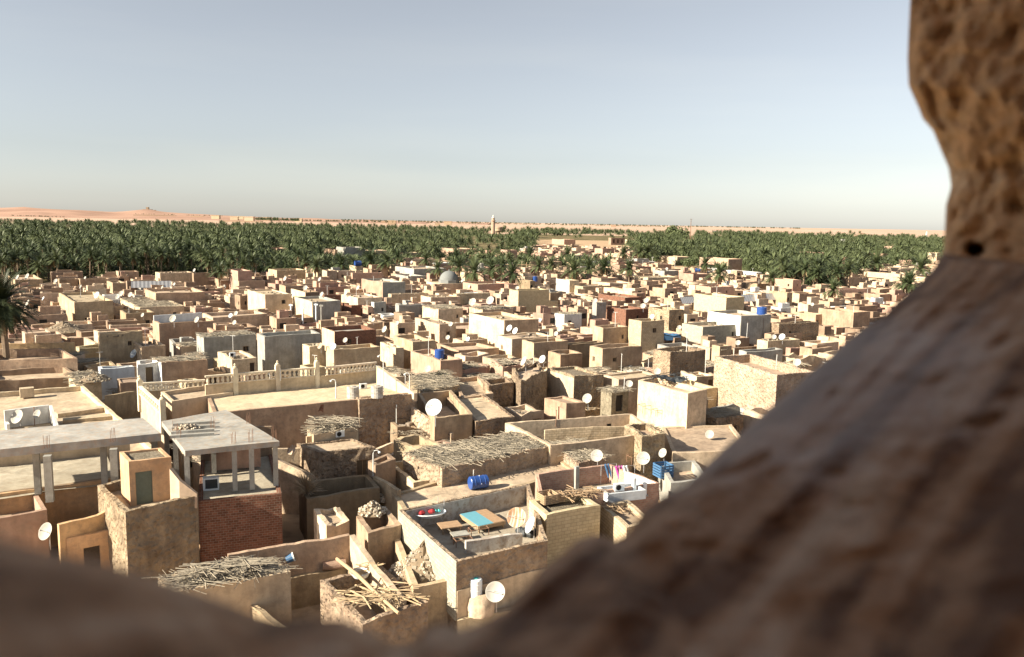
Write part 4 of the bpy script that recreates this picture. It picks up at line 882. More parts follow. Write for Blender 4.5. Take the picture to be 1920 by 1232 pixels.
for (d, px, py, q, u, v, w, dd) in infill:
    mt = rg.choice(PAL); z = rg.choice((2.6, 3.0, 3.2, 3.6)) if d < 120 else rg.choice((2.8, 3.2, 3.2, 3.6, 3.6, 4.0, 4.4, 4.8, 5.6))
    if mt == 'white' and d < 150: mt = 'mudpale'
    if d < 9999: z = highest(q, [z, 1.6, 2.2, 2.6, 3.0] if z <= 3.1 else [z, 1.6, 2.2, 2.6, 3.0, 3.5])
    if z is None: continue
    if nfill >= MAXF:
        k0 = len(EXTRA.f); ring(EXTRA, q, 0, z, .4, 3.5, .1, .25); mi = XM.index(mt) if mt in XM and (mt not in ('white', 'concrete') or rg.random() < .5) else rg.randrange(4); EXTRA.m[k0:] = [mi]*(len(EXTRA.f)-k0)
        deckmesh(EXTRA, q, z-.5, Vector((0, 0, 0)), 8, mi=XM.index('roofdust'))
        ip = lambda a, b: q[0].lerp(q[1], a).lerp(q[3].lerp(q[2], a), b)
        for t in range(rg.randrange(0, 3)):
            a0, b0 = rg.uniform(.05, .5), rg.uniform(.1, .5); rq = [ip(a0, b0), ip(a0+.48, b0), ip(a0+.48, b0+.4), ip(a0, b0+.4)]; hh = z+rg.uniform(.3, 1.5)
            k0 = len(EXTRA.f); ring(EXTRA, rq, z-.6, hh, .3, 4, .05, .1); EXTRA.m[k0:] = [mi if rg.random() < .7 else rg.randrange(4)]*(len(EXTRA.f)-k0); deckmesh(EXTRA, rq, hh-.2, Vector((0, 0, 0)), 8, mi=XM.index('roofdust'))
        if rg.random() < .5:
            w0 = ip(rg.uniform(.2, .7), -.004); EXTRA.box((w0.x, w0.y, z-1.3), (1.1, .12, 1.0), math.atan2(u.y, u.x), XM.index('dark'))
        continue
    nfill += 1; rf = rg.choices(['deck', 'brush', 'court'], [.6, .25, .15])[0]; dz = rg.uniform(.2, .9)
    ops = []
    if d < 240 and z > 2.4:
        if rg.random() < .7: ops.append(Wn(0, rg.uniform(.15, .45), rg.uniform(.5, .9), z-1.7, z-rg.uniform(.7, 1.0)))
        if rg.random() < .4: ops.append(Wn(0, rg.uniform(.6, .85), rg.uniform(.4, .8), z-1.6, z-1.0) if rg.random() < .5 or z < 3 else D_(0, rg.uniform(.6, .8), .9, z-2.4, z-.6, rg.choice(['void', 'doorwood', 'doorgreen'])))
        if rg.random() < .45: ops.append(Wn(3, rg.uniform(.2, .8), rg.uniform(.4, .8), z-1.6, z-.9))
    r = house('', q, z, mt, rf, dz=dz, ops=ops, amp=.11, top=rg.choice((.1, .2, .3, .5)) if z > 2.5 else .1)
    feat = {'deck': 'flat roofed', 'brush': 'brushwood roofed', 'court': 'open topped'}[rf]
    rooms = 0
    ip = lambda a, b: q[0].lerp(q[1], a).lerp(q[3].lerp(q[2], a), b)
    if w > 6 and rg.random() < .75:
        k = rg.random(); hh = rg.uniform(1.2, 2.8)
        a0, a1 = (.05, rg.uniform(.35, .6)) if rg.random() < .5 else (rg.uniform(.45, .65), .95); b0, b1 = rg.choice(((.08, .5), (.45, .93)))
        sub(r, [ip(a0, b0), ip(a1, b0), ip(a1, b1), ip(a0, b1)], 0 if rf == 'court' else z-dz-.1, z+hh-.6 if rf != 'court' else z+rg.uniform(-.8, .6), rg.choice([mt, mt, 'mudpale', 'mud']), roof=rg.choice(['deck', 'deck', 'brush']), top=.1,
            ops=[D_(0, .5, .9, z-dz+.05, z-dz+1.6)] if rg.random() < .4 and hh > 2.2 and rf != 'court' else [])
        rooms = 1
    if w > 8 and rg.random() < .6:
        f = rg.uniform(.3, .7); zz = z-rg.uniform(-.2, .4); run(r, [ip(.04, f), ip(.96, f)] if rg.random() < .5 else [ip(f, .96), ip(f, .04)], 0 if rf == 'court' else z-dz-.1, zz+.05, mt, t=.3, seg=2 if d > 130 else 1)
    if w > 7 and rf == 'deck' and rg.random() < .5:
        a, b = rg.uniform(.1, .5), rg.uniform(.1, .5); sb = MB(); pq = [ip(a, b), ip(a+.35, b), ip(a+.35, b+.3), ip(a, b+.3)]
        sticks(sb, pq, z-dz+.1, r.location, 24, r=(.04, .08)); sb.build('roof_branches', 'twiggrey', r)
    if d < 340 and rf == 'deck': clutter(r, q, z-dz, rg, rg.randrange(4, 14))
    pp = proj(Vector((r.location.x, r.location.y, z)))
    pend(r, f'{feat} {WORD[mt]} house'+(' with an upper room' if rooms else ''), pp[0], pp[1], 'house', 'plain houses of the old town')
if EXTRA.v: tag(EXTRA.build('distant_houses', XM), 'mass of small flat roofed houses in the farther part of the town', 'houses', kind='stuff')

print('houses', NLIST, 'filled', nfill)
# ------------------------------------------------------------------ ground, hills, groves
def gridmesh(name, x0, x1, y0, y1, nx, ny, zf, mat):
    xs = np.linspace(x0, x1, nx+1); v = []; f = []
    for j in range(ny+1):
        for i in range(nx+1): X = xs[i]; Y = y0+(y1-y0)*j/ny; v.append((X, Y, zf(X, Y)))
    for j in range(ny):
        for i in range(nx): a = j*(nx+1)+i; f.append((a, a+1, a+nx+2, a+nx+1))
    me = bpy.data.meshes.new(name); me.from_pydata(v, [], f); me.materials.append(MATS[mat]); me.polygons.foreach_set('use_smooth', [True]*len(f)); o = bpy.data.objects.new(name, me); COL.objects.link(o); o['kind'] = 'structure'; return o
def groundmat(name, c1, c2, c3, s1=.02, s2=.3, bump=.4):
    m, t, b, N, L = nodes(name); ge = N('ShaderNodeNewGeometry')
    n = N('ShaderNodeTexNoise'); n.inputs['Scale'].default_value = s1; n.inputs['Detail'].default_value = 7; L(ge.outputs['Position'], n.inputs['Vector'])
    r = N('ShaderNodeValToRGB'); r.color_ramp.elements[0].position = .38; r.color_ramp.elements[1].position = .62; r.color_ramp.elements[0].color = (*c1, 1); r.color_ramp.elements[1].color = (*c2, 1); L(n.outputs[0], r.inputs[0])
    n2 = N('ShaderNodeTexNoise'); n2.inputs['Scale'].default_value = s2; n2.inputs['Detail'].default_value = 9; L(ge.outputs['Position'], n2.inputs['Vector'])
    r2 = N('ShaderNodeValToRGB'); r2.color_ramp.elements[0].position = .5; r2.color_ramp.elements[1].position = .68; r2.color_ramp.elements[0].color = (0, 0, 0, 1); r2.color_ramp.elements[1].color = (.8, .8, .8, 1); L(n2.outputs[0], r2.inputs[0])
    x = N('ShaderNodeMix'); x.data_type = 'RGBA'; L(r2.outputs[0], x.inputs[0]); L(r.outputs[0], x.inputs[6]); x.inputs[7].default_value = (*c3, 1); L(x.outputs[2], b.inputs['Base Color'])
    b.inputs['Roughness'].default_value = .97; b.inputs['Specular IOR Level'].default_value = .05
    bp = N('ShaderNodeBump'); bp.inputs['Strength'].default_value = bump; bp.inputs['Distance'].default_value = .1; L(n2.outputs[0], bp.inputs['Height']); L(bp.outputs[0], b.inputs['Normal']); MATS[name] = m
groundmat('townground', (.40, .28, .18), (.47, .34, .22), (.30, .21, .14), .05, .8)
groundmat('desertsand', (.46, .315, .235), (.53, .38, .29), (.44, .32, .245), .0012, .006, .0)
groundmat('grovefloor', (.16, .13, .07), (.22, .17, .10), (.06, .08, .03), .03, .2)
groundmat('hillrock', (.33, .205, .155), (.41, .265, .20), (.27, .175, .135), .0009, .004, .0)
gridmesh('ground', -40000, 40000, -3000, 60000, 4, 4, lambda x, y: 0.0 if True else 0, 'desertsand')
def sheet(name, pxs, z, mat):
    mb = MB(); mb.face([mb.vert(P(x, y, z)) for x, y in pxs]); o = mb.build(name, mat); o['kind'] = 'structure'; return o
# town earth reaches from below the tower to the groves
mb = MB(); mb.face([mb.vert(p) for p in [Vector((-60, -20, .02)), Vector((60, -20, .02)), P(2150, 640, .02), P(2000, 478, .02), P(1200, 449, .02), P(1000, 449, .02), P(700, 500, .02), P(430, 520, .02), P(-200, 538, .02), P(-400, 640, .02)]]); o = mb.build('town_earth', 'townground'); o['kind'] = 'structure'
GL = [(-200, 543), (-400, 470), (-300, 423), (0, 423), (480, 426), (850, 434), (1000, 442), (1010, 470), (780, 500), (740, 522), (480, 530), (428, 540)]
GR = [(1175, 476), (1180, 444), (1260, 441), (1400, 443), (1700, 451), (1900, 456), (1900, 500), (1640, 515), (1590, 556), (1450, 553), (1440, 531), (1400, 516), (1380, 500), (1200, 492)]
GC = [(995, 439), (1185, 443), (1185, 452), (1000, 449)]
sheet('grove_floor', GC, .07, 'grovefloor'); sheet('grove_floor', GL, .05, 'grovefloor'); sheet('grove_floor', GR, .06, 'grovefloor')
# far hills at the left, a low swell at the right
def prof(px):
    T = [(-600, 389), (-200, 389), (0, 390), (46, 388), (60, 390), (112, 393), (150, 394), (215, 398), (250, 395), (268, 393), (283, 393), (300, 397), (345, 400), (400, 403), (500, 408), (640, 413), (800, 417)]
    for (x0, y0), (x1, y1) in zip(T, T[1:]):
        if x0 <= px <= x1: return y0+(y1-y0)*(px-x0)/(x1-x0)
    return 420
def hillz(x, y):
    px = proj(Vector((x, max(y, 100), 22)))[0]
    d = ray(px, prof(px)); top = CAMZ+7500*d.z/d.y
    k = max(0, min(1, (y-5000)/2500)); k = k*k*(3-2*k)
    if y > 7600: k = max(0, 1-(y-7600)/5000)
    return max(-5, top)*k*(1+.0*x) + (8*nz((x, y, 0), .0016)*4*k*(1-k)*4) - 3*(k < .02)
gridmesh('hills', -9000, -200, 4800, 12000, 200, 60, hillz, 'hillrock')
def swell(x, y):
    k = max(0, 1-abs(y-7500)/3500); e = max(0, min(1, (x-800)/1800)); return -4+e*k*(14+10*nz((x, y, 2), .0007))
gridmesh('dunes', 500, 12000, 4000, 11000, 90, 30, swell, 'desertsand')
# hill top ruin and far walls
def smallblocks(name, label, cat, px, py, D, parts, mat, group=None):
    d = ray(px, py); base = CP+d*(D/d.y); root = empty(name, base)
    for nm, c, s in parts: mb = MB(); mb.box(c, s); mb.build(nm, mat, root)
    tag(root, label, cat, group)
    return root
smallblocks('ruined_fort', 'tiny ruined watch tower on top of the far left hill', 'ruin', 277, 394, 7450, [('tower', (0, 0, 8), (22, 20, 38)), ('mound', (0, 0, -6), (120, 80, 16)), ('mound', (0, 0, 2), (70, 50, 10))], 'muddark')
for k, (x0, x1, y) in enumerate(((418, 493, 415), (250, 330, 404), (358, 381, 406))):
    D = 3600 if k == 0 else 5600; a, b = ray(x0, y), ray(x1, y); a = CP+a*(D/a.y); b = CP+b*(D/b.y); mb = MB(); mb.box((0, 0, 4), ((b-a).length, 6, 5), math.atan2((b-a).y, (b-a).x)); r = mb.build('boundary_wall', 'mud' if k != 1 else 'muddark'); r.location = (a+b)/2-Vector((0, 0, 4)); tag(r, ['long pale boundary wall in the desert beyond the left grove', 'thin dark wall line along the far left hill', 'short pale wall on the slope of the far left hill'][k], 'wall')
rg2 = random.Random(5)
for k, (px, py) in enumerate(((440, 410), (452, 409), (468, 411), (405, 408), (720, 417), (735, 418), (840, 419), (1150, 424), (500, 412), (560, 414), (1590, 442), (1608, 443), (1616, 440), (1640, 444), (1560, 443), (1520, 444), (820, 421), (1500, 441))):
    g = P(px, py+3, 0) if py < 430 else P(px, py+4, 0); D = min(g.y, 4200) if g.y > 0 else 4200; d = ray(px, py); p = CP+d*(D/d.y); s = D*.0045*rg2.uniform(.8, 1.6)
    root = empty('house', (p.x, p.y, p.z-s*.3)); mb = MB(); mb.box((0, 0, s*.35), (s*1.6, s, s*.7)); mb.build('wall', rg2.choice(['mud', 'mudpink', 'mudpale']), root); mb = MB(); mb.box((0, 0, s*.74), (s*1.7, s*1.1, s*.08)); mb.build('roof', 'mudpale', root)
    pend(root, 'tiny pale desert house', px, py, 'house', 'scattered houses in the desert')
# ------------------------------------------------------------------ palms
def palmcrown(nf, ns, R, leaflets, seed, droop=1.0):
    g = random.Random(seed); mb = MB()
    for k in range(nf):
        az = 2*math.pi*k*.618034+g.uniform(-.2, .2); t = (k+.5)/nf; el = rad(80-98*t*droop)+g.uniform(-.12, .12); L = R*g.uniform(.85, 1.12)
        p = Vector((0, 0, 0)); d = Vector((math.cos(az)*math.cos(el), math.sin(az)*math.cos(el), math.sin(el))); pts = [p.copy()]; side = Vector((-math.sin(az), math.cos(az), 0)); ds = []
        for s in range(ns):
            p = p+d*(L/ns); pts.append(p.copy()); ds.append(d.copy()); d.z -= (.78 if el > 0 else .4)*1.7/ns; d.normalize()
        if leaflets:
            for s in range(ns):
                a, b = pts[s], pts[s+1]; up = side.cross(ds[s])
                w = .05*(1-s/ns)+.02
                mb.poly([a-side*w, a+side*w, b+side*w*.8, b-side*w*.8])
                for q in range(3):
                    o = a.lerp(b, (q+.5)/3); ll = L*.2*math.sin(math.pi*min(.95, max(.12, (s+.5)/ns*.9+.1)))+.12
                    for sg in (-1, 1):
                        tip = o+(side*sg*.8+ds[s]*.65-up*(.15+.2*g.random())-Vector((0, 0, .15)))*ll; wv = ds[s]*.09
                        mb.poly([o-wv, o+wv, tip])
        else:
            wd = [.06, .20, .22, .15, .02]
            for s in range(ns):
                a, b = pts[s], pts[s+1]; w0, w1 = [R*.16*wd[min(4, int(4*x/ns))] for x in (s, s+1)]; dr = Vector((0, 0, -.35))
                mb.poly([a, b, b+side*w1*2+dr*w1*2, a+side*w0*2+dr*w0*2]); mb.poly([a, a-side*w0*2+dr*w0*2, b-side*w1*2+dr*w1*2, b])
    return mb
def trunkmb(h, r=.2, seed=0):
    g = random.Random(seed); mb = MB(); n = 9; pts = []; rs = []; lx = g.uniform(-.5, .5)
    for k in range(n+1): f = k/n; pts.append(Vector((lx*f*f, 0, h*f))); rs.append(r*(1.5-.5*min(1, f*4))*(1+.08*(k % 2)) if k < n else r*1.3)
    mb.tube(pts, rs, 7); return mb, Vector((lx, 0, h))
PROTO = []
PSH = []
for s in range(6):
    h = [7.5, 8.5, 6.5, 9.5, 5.0, 2.2][s]
    root = empty('palm_tree', (0, 0, 0)); tm, top = trunkmb(h, .22, s); tm.build('trunk', 'bark', root)
    c = palmcrown(42, 6, 3.7, True, s+3).build('crown', 'palmleaf', root); c.location = top
    m = MB(); g = random.Random(s)
    for k in range(12):
        az = k*2.4+g.uniform(0, 1); e = Vector((math.cos(az), math.sin(az), 0)); L = g.uniform(1.0, 1.9)
        m.poly([e*.15+Vector((0, 0, -.1)), e*.7+Vector((.1, .1, -.3)), e*.75+Vector((0, 0, -.4-L)), e*.45+Vector((0, 0, -.3-L))])
    dd = m.build('dead_fronds', 'palmdry', c)
    PROTO.append(root)
def put(proto, loc, rz, sc=1, label=None):
    r = proto.copy(); COL.objects.link(r); r.location = loc; r.rotation_euler[2] = rz; r.scale = (sc,)*3
    for ch in proto.children:
        c = ch.copy(); COL.objects.link(c); c.parent = r
        for g in ch.children: d = g.copy(); COL.objects.link(d); d.parent = c
    return r
gp = random.Random(21)
# palms one can point at: base pixel, crown pixel size
FREE = [(1012, 0, 0)]
SPEC = [  # crown px, crown py, crown radius px
 (1062, 477, 15, 'round palm standing alone among the far central roofs'), (888, 512, 26, 'large spreading palm right of the domed shrine'), (1181, 505, 20, 'slim palm standing free beside the pink building'), (1708, 533, 26, 'lone palm on a thin trunk before the cream shuttered house'),
 (695, 490, 22, 'full palm behind the row of lit house ends'), (725, 492, 20, 'palm at the right end of the left grove, right of the full palm'), (818, 505, 18, 'drooping palm over the grey concrete house'), (1198, 474, 17, 'palm behind the pink building, right one of two'), (1170, 476, 14, 'palm behind the pink building, left one of two'),
 (1216, 474, 18, 'tall palm at the near corner of the right grove'), (1506, 493, 24, 'wide star shaped palm in the right grove'), (1642, 494, 24, 'round palm at the right grove edge beside the cream houses'), (1320, 497, 17, 'palm right of the dark bushy tree'), (1346, 516, 22, 'low palm in front of the white walled yard'), (1447, 522, 16, 'short palm in the sandy gap left of the pink white cube house'),
 (1722, 505, 24, 'palm left of the foreground wall before the cream roofs'), (1695, 535, 18, 'low palm half behind the lone palm'), (925, 506, 22, 'palm right of the large spreading palm'), (960, 514, 24, 'low broad palm before the bare poles'), (940, 500, 18, 'palm standing behind the low broad palm'),
 (1075, 508, 22, 'palm at the left end of the long low clump'), (1105, 504, 22, 'palm in the middle of the long low clump'), (1135, 502, 22, 'palm at the right end of the long low clump'), (862, 500, 20, 'palm between the shrine and the large spreading palm'), (1035, 498, 18, 'palm left of the round palm among roofs'),
 (1490, 505, 22, 'palm at the front edge of the right grove, left of the star shaped palm'), (1530, 505, 22, 'palm at the front edge of the right grove, right of the star shaped palm'), (1010, 500, 16, 'small palm behind the grey house by the bare poles'), (800, 487, 15, 'small palm above the grey concrete house'), (855, 484, 16, 'palm in the thicket above the domed shrine'), (1560, 545, 20, 'low palm beside the pylon foot'),
 (590, 500, 18, 'palm behind the narrow bright house'), (640, 497, 20, 'palm behind the yellow lit brown house'), (410, 510, 18, 'palm left of the tall white lit end'), (995, 478, 16, 'palm left of the far yellow long house')]
npal = 0
for (px, py, rp, lab) in SPEC:
    rp *= 1.4
    z = 6.5; p = P(px, py, z); sc = rp*p.y/1500/3.7
    z = 6.5*sc if sc < 1.3 else 7; p = P(px, py, z); sc = rp*p.y/1500/3.7; k = gp.randrange(5); h = [7.5, 8.5, 6.5, 9.5, 5.0][k]
    r = put(PROTO[k], (p.x, p.y, z-h*sc), gp.uniform(0, 6.28), sc); tag(r, lab, 'palm tree', 'free standing palms'); npal += 1
# big drooping palm at the left edge
z = 10.4; p = P(6, 572, z); root = empty('palm_tree', (p.x, p.y, 0)); tm, top = trunkmb(z, .38, 3); tm.build('trunk', 'bark', root)
c = palmcrown(120, 8, 5.0, True, 77, 1.3).build('crown', 'palmdark', root); c.location = top; tag(root, 'big dark drooping palm cut by the left edge of the photo', 'palm tree')
m = MB(); g = random.Random(9)
for k in range(26):
    az = k*2.4+g.uniform(0, 1); e = Vector((math.cos(az), math.sin(az), 0)); L = g.uniform(2.0, 3.4); m.poly([e*.2, e*1.0+Vector((0, 0, -.3)), e*1.2+Vector((0, 0, -.6-L)), e*.8+Vector((0, 0, -.5-L))])
m.build('dead_fronds', 'palmdry', c)
# groves
def inpoly(x, y, pl):
    r = False; j = len(pl)-1
    for i in range(len(pl)):
        if (pl[i][1] > y) != (pl[j][1] > y) and x < (pl[j][0]-pl[i][0])*(y-pl[i][1])/(pl[j][1]-pl[i][1])+pl[i][0]: r = not r
        j = i
    return r
MIDP = [(740, 500), (780, 470), (1000, 458), (1008, 470), (1000, 480), (780, 495)]
cand = []
Y = 250.0
HP = [(h[1], sum(h[1], Vector())/4) for h in HOUSES if sum(h[1], Vector()).y/4 > 250]
HV = [(914, 952, 1250), (1286, 1304, 1000)]
for r_, q_, z_ in HOUSES[:NLIST]:
    if q_[0].y > 360:
        xs = [proj(Vector((p.x, p.y, z_)))[0] for p in q_]; HV.append((min(xs)-2, max(xs)+2, q_[0].y))
while Y < 3200:
    dY = max(5.2, 1.25*Y*Y/33000); w = 5.6 if Y < 900 else 5.6*Y/900
    X = -0.75*Y
    while X < .62*Y:
        x, yy = X+gp.uniform(-.45, .45)*w, Y+gp.uniform(-.5, .5)*dY; X += w
        px, py, d = proj(Vector((x, yy, 0)))
        if px < -60 or px > 1800: continue
        pj = py-7*nz((x, yy, 3), .02)-2; L = inpoly(px, pj, GL) or inpoly(px, py, GC); R = inpoly(px, pj, GR)
        if not (L or R): continue
        # clearings: the houses between the central palms
        if 745 < px < 1010 and py > 446:
            if nz((x, yy, 0), .02) < -.08: continue
        if nz((x, yy, 5), .022) < -.26: continue
        c = Vector((x, yy, 0)); s = 1.5 if Y < 700 else 1
        if any(abs(c.x-q[1].x) < 12 and abs(c.y-q[1].y) < 12 and inpoly(x, yy, [(p.x, p.y) for p in q[0]]) for q in HP): continue
        top = 99
        for (x0, x1, Dh) in HV:
            if x0 < px < x1 and Y < Dh: top = min(top, 22-19.0*Y/Dh)
        cand.append((Y, x, yy, px, py, top))
    Y += dY
cand.sort(); print('palms', len(cand))
nind = 300-npal-1
for (Y, x, yy, px, py, top) in cand[:nind]:
    k = gp.choice((0, 0, 1, 2, 2, 3, 4, 4, 5))
    if top < 11: k = 4 if top > 7 else 5
    if top < 3: continue
    r = put(PROTO[k], (x, yy, 0), gp.uniform(0, 6.28), gp.uniform(.85, 1.15))
    side = 'left' if inpoly(px, py, GL) and px < 745 else 'middle' if px < 1100 else 'right'
    if gp.random() < 2: pend(r, side+' grove date palm', px, py-22, 'palm tree', 'date palms at the front of the groves')
for pr in PROTO:
    for ch in list(pr.children_recursive): bpy.data.objects.remove(ch)
    bpy.data.objects.remove(pr)
# the rest of the grove reads as one mass
def cloud(name, items, label, mat='palmleaf'):
    protos = []
    for s in range(4):
        mb = palmcrown(36, 3, 3.9, False, 50+s); v = np.array(mb.v); f = np.array(mb.f); tr = MB(); tr.tube([(0, 0, -8), (0, 0, 0)], [.3, .25], 4, cap=False)
        protos.append((v, f))
    V = []; Fc = []; n = 0
    for (x, y, z, sc, k, rz) in items:
        v, f = protos[k]; c, s = math.cos(rz), math.sin(rz); q = np.empty_like(v); q[:, 0] = (v[:, 0]*c-v[:, 1]*s)*sc+x; q[:, 1] = (v[:, 0]*s+v[:, 1]*c)*sc+y; q[:, 2] = v[:, 2]*sc+z
        V.append(q); Fc.append(f+n); n += len(v)
    V = np.concatenate(V); Fc = np.concatenate(Fc); me = bpy.data.meshes.new(name); me.vertices.add(len(V)); me.vertices.foreach_set('co', V.ravel()); me.loops.add(Fc.size); me.loops.foreach_set('vertex_index', Fc.ravel().astype(np.int32))
    me.polygons.add(len(Fc)); me.polygons.foreach_set('loop_start', np.arange(0, Fc.size, 4, dtype=np.int32)); me.polygons.foreach_set('loop_total', np.full(len(Fc), 4, dtype=np.int32)); me.update(calc_edges=True); me.materials.append(MATS[mat])
    o = bpy.data.objects.new(name, me); COL.objects.link(o); tag(o, label, 'palm grove', kind='stuff'); return o
items = []
for (Y, x, yy, px, py, top) in cand[nind:]:
    s = gp.uniform(.8, 1.25)*(1 if Y < 900 else min(1.8, Y/900)); zz = gp.choice((3.5, 5, 6.5, 8, 9, 10, 11.5)) if Y < 1200 else gp.uniform(6, 10)
    zz += 5*nz((x, yy, 9), .012)
    if top < zz+1.5: zz = top-2.5
    if zz < .5: continue
    items.append((x, yy, zz, s, gp.randrange(4), gp.uniform(0, 6.28)))
    if Y < 800 and top > 6: items.append((x+gp.uniform(-3, 3), yy+gp.uniform(-3, 3), gp.uniform(1.5, 3.5), s*.9, gp.randrange(4), gp.uniform(0, 6.28)))
for (x0, x1, y0, y1, n) in ((838, 1010, 486, 521, 150), (1050, 1150, 500, 517, 46), (1336, 1358, 516, 524, 6)):
    for k in range(n):
        q = P(gp.uniform(x0, x1), gp.uniform(y0, y1), 0); items.append((q.x, q.y, gp.choice((.8, 1.2, 2.5, 3.5, 5)), gp.uniform(.7, 1.1), gp.randrange(4), gp.uniform(0, 6)))
for (Y, x, yy, px, py, top) in cand[:nind]:
    items.append((x+gp.uniform(-3, 3), yy+gp.uniform(-3, 3)+3, gp.uniform(.8, 2.6), .7, gp.randrange(4), gp.uniform(0, 6.28)))
cloud('palm_grove', items, 'dense mass of date palms stretching back to the desert')
# far dark tree lines on the plain
items = []
def line(x0, x1, y0, y1, D, n, sc):
    for k in range(n):
        px = gp.uniform(x0, x1); py = y0+(y1-y0)*(px-x0)/(x1-x0); d = ray(px, py); DD = D*gp.uniform(.9, 1.1); p = CP+d*(DD/d.y); items.append((p.x, p.y, p.z, sc*gp.uniform(.7, 1.3), gp.randrange(4), gp.uniform(0, 6)))
line(640, 1500, 412.5, 428.2, 5200, 500, 1.7); line(800, 1300, 417.5, 426, 5600, 200, 1.5); line(480, 560, 411, 413, 3300, 60, 2.6); line(540, 760, 413, 417, 4300, 90, 1.8); line(20, 120, 404, 407, 5200, 40, 1.6); line(250, 420, 401, 405, 6300, 50, 1.5)
line(1180, 1760, 444, 449, 1500, 150, 1.5)
cloud('far_trees', items, 'thin dark line of trees far across the desert plain', 'treeleaf')
# broadleaf trees
def tree(px, py, wpx, hpx, label, z0px=None, D=None, n=1500):
    """px,py = middle of the crown"""
    if D is None: D = P(px, py+hpx*.6, 0).y
    d = ray(px, py); c = CP+d*(D/d.y); wpx *= 1.25; hpx *= 1.2; R = wpx/2*D/1500; Hh = hpx/2*D/1500; base = Vector((c.x, c.y, 0)); root = empty('tree', base); g = random.Random(int(px*7+py))
    mb = MB(); mb.tube([(0, 0, 0), (.2, .1, c.z*.5), (0, 0, c.z)], [R*.09, R*.07, R*.03], 6)
    cl = []
    for k in range(9):
        a = k*2.4; rr = R*.62*math.sqrt((k+.5)/9); q = Vector((math.cos(a)*rr, math.sin(a)*rr, c.z+Hh*g.uniform(-.55, .6)*(1-.4*rr/R))); cl.append((q, R*g.uniform(.28, .45))); mb.tube([(0, 0, c.z*.45), q*.6+Vector((0, 0, c.z*.35)), q], [R*.04, R*.025, R*.01], 4)
    mb.build('trunk', 'bark', root); lf = MB()
    for k in range(n):
        q, rr = g.choice(cl); v = Vector((g.gauss(0, 1), g.gauss(0, 1), g.gauss(0, 1))).normalized(); p = q+Vector((v.x*rr, v.y*rr, v.z*rr*min(1.2, Hh/R*1.3)))*g.uniform(.55, 1.1)**.6
        s = R*.07*g.uniform(.6, 1.3); a = Vector((g.gauss(0, 1), g.gauss(0, 1), g.gauss(0, 1))).normalized(); b = a.cross(v+Vector((.01, .02, .03))).normalized()
        lf.poly([p-a*s, p-b*s*.6, p+a*s, p+b*s*.6])
    lf.build('crown', 'treeleaf', root); tag(root, label, 'tree'); return root
tree(1268, 436, 42, 26, 'tall dark tree rising above the far edge of the right grove', D=900)
tree(1382, 440, 20, 16, 'round topped tree in the far edge of the right grove', D=900)
tree(1291, 494, 27, 24, 'dark bushy tree standing before the pale house row')
tree(1403, 519, 24, 16, 'low round green bush beside the long low white wall')
tree(1540, 530, 60, 36, 'broad leafy tree at the front of the right grove beside the pylon')
tree(1568, 545, 26, 30, 'narrow green tree right behind the pylon')
tree(1512, 532, 34, 26, 'light green bushy tree left of the broad leafy tree')
tree(860, 488, 36, 22, 'rounded green tree left in the thicket above the shrine'); tree(905, 484, 34, 22, 'rounded green tree right in the thicket above the shrine'); tree(985, 489, 36, 22, 'dark rounded tree behind the bare poles'); tree(1028, 484, 34, 16, 'light green flat topped tree left of the round palm')
tree(990, 437, 44, 14, 'grey green tree right of the water tower', D=1200); tree(943, 428, 14, 14, 'slim dark tree behind the water tower', D=1300); tree(1025, 432, 22, 12, 'small far tree right of the grey green tree', D=1400); tree(1045, 436, 24, 10, 'low far tree in the middle of the plain edge', D=1400)
# ------------------------------------------------------------------ far landmarks
def minaret(px, ytop, ybot, label, D, w=1.0, mat='mudpink'):
    d = ray(px, ytop); t = CP+d*(D/d.y); H = t.z; root = empty('minaret', (t.x, t.y, 0)); r = w*D/1500
    mb = MB(); mb.lathe([(r*1.15, 0), (r*1.1, H*.70), (r*1.5, H*.72), (r*1.5, H*.745), (r*.95, H*.75), (r*.85, H*.86)], 10); mb.build('shaft', mat, root)
    mb = MB(); mb.lathe([(r*1.1, H*.86), (r*1.1, H*.875), (r*.5, H*.88), (r*.45, H*.93), (r*.6, H*.95), (0, H)], 10); mb.build('lantern', 'white', root); tag(root, label, 'minaret')
minaret(925, 403, 437, 'slender white and pink minaret rising far behind the palms', 1250, 3.0)
minaret(1738, 434, 448, 'tiny white minaret on the plain left of the foreground wall', 2200, 1.4, 'white')
# water tower
D = 1230; d = ray(935, 438); t = CP+d*(D/d.y); root = empty('water_tower', (t.x, t.y, 0)); s = D/1500
mb = MB(); mb.lathe([(3*s, 0), (2.6*s, t.z+2*s), (6.5*s, t.z+5*s), (6.8*s, t.z+11*s), (5.5*s, t.z+12.5*s), (0, t.z+13*s)], 14); mb.build('tank', 'mudpink', root); mb = MB(); mb.lathe([(6.95*s, t.z+6*s), (6.95*s, t.z+7*s)], 14); mb.build('ring_beam', 'mudpale', root)
tag(root, 'pinkish mushroom shaped water tower right of the minaret', 'water tower')
def mast(px, yt, yb, label, D, wd=.5, mat='rustiron', name='mast'):
    d = ray(px, yt); t = CP+d*(D/d.y); root = empty(name, (t.x, t.y, 0)); w = wd*D/1500; mb = MB(); mb.tube([(0, 0, 0), (0, 0, t.z)], [w, w*.6], 5); mb.build('pole', mat, root)
    mb = MB(); mb.box((0, 0, t.z*.97), (w*5, w*1.2, t.z*.05)); mb.box((0, 0, t.z*.9), (w*3.4, w*3, t.z*.012)); mb.build('antenna', 'metal', root); tag(root, label, 'mast')
mast(1296, 410, 440, 'tall thin telephone mast on the horizon beside the dark tree', 1000, .8)
mast(1340, 433, 441, 'short stubby mast right of the tall thin mast', 1000, 1.0)
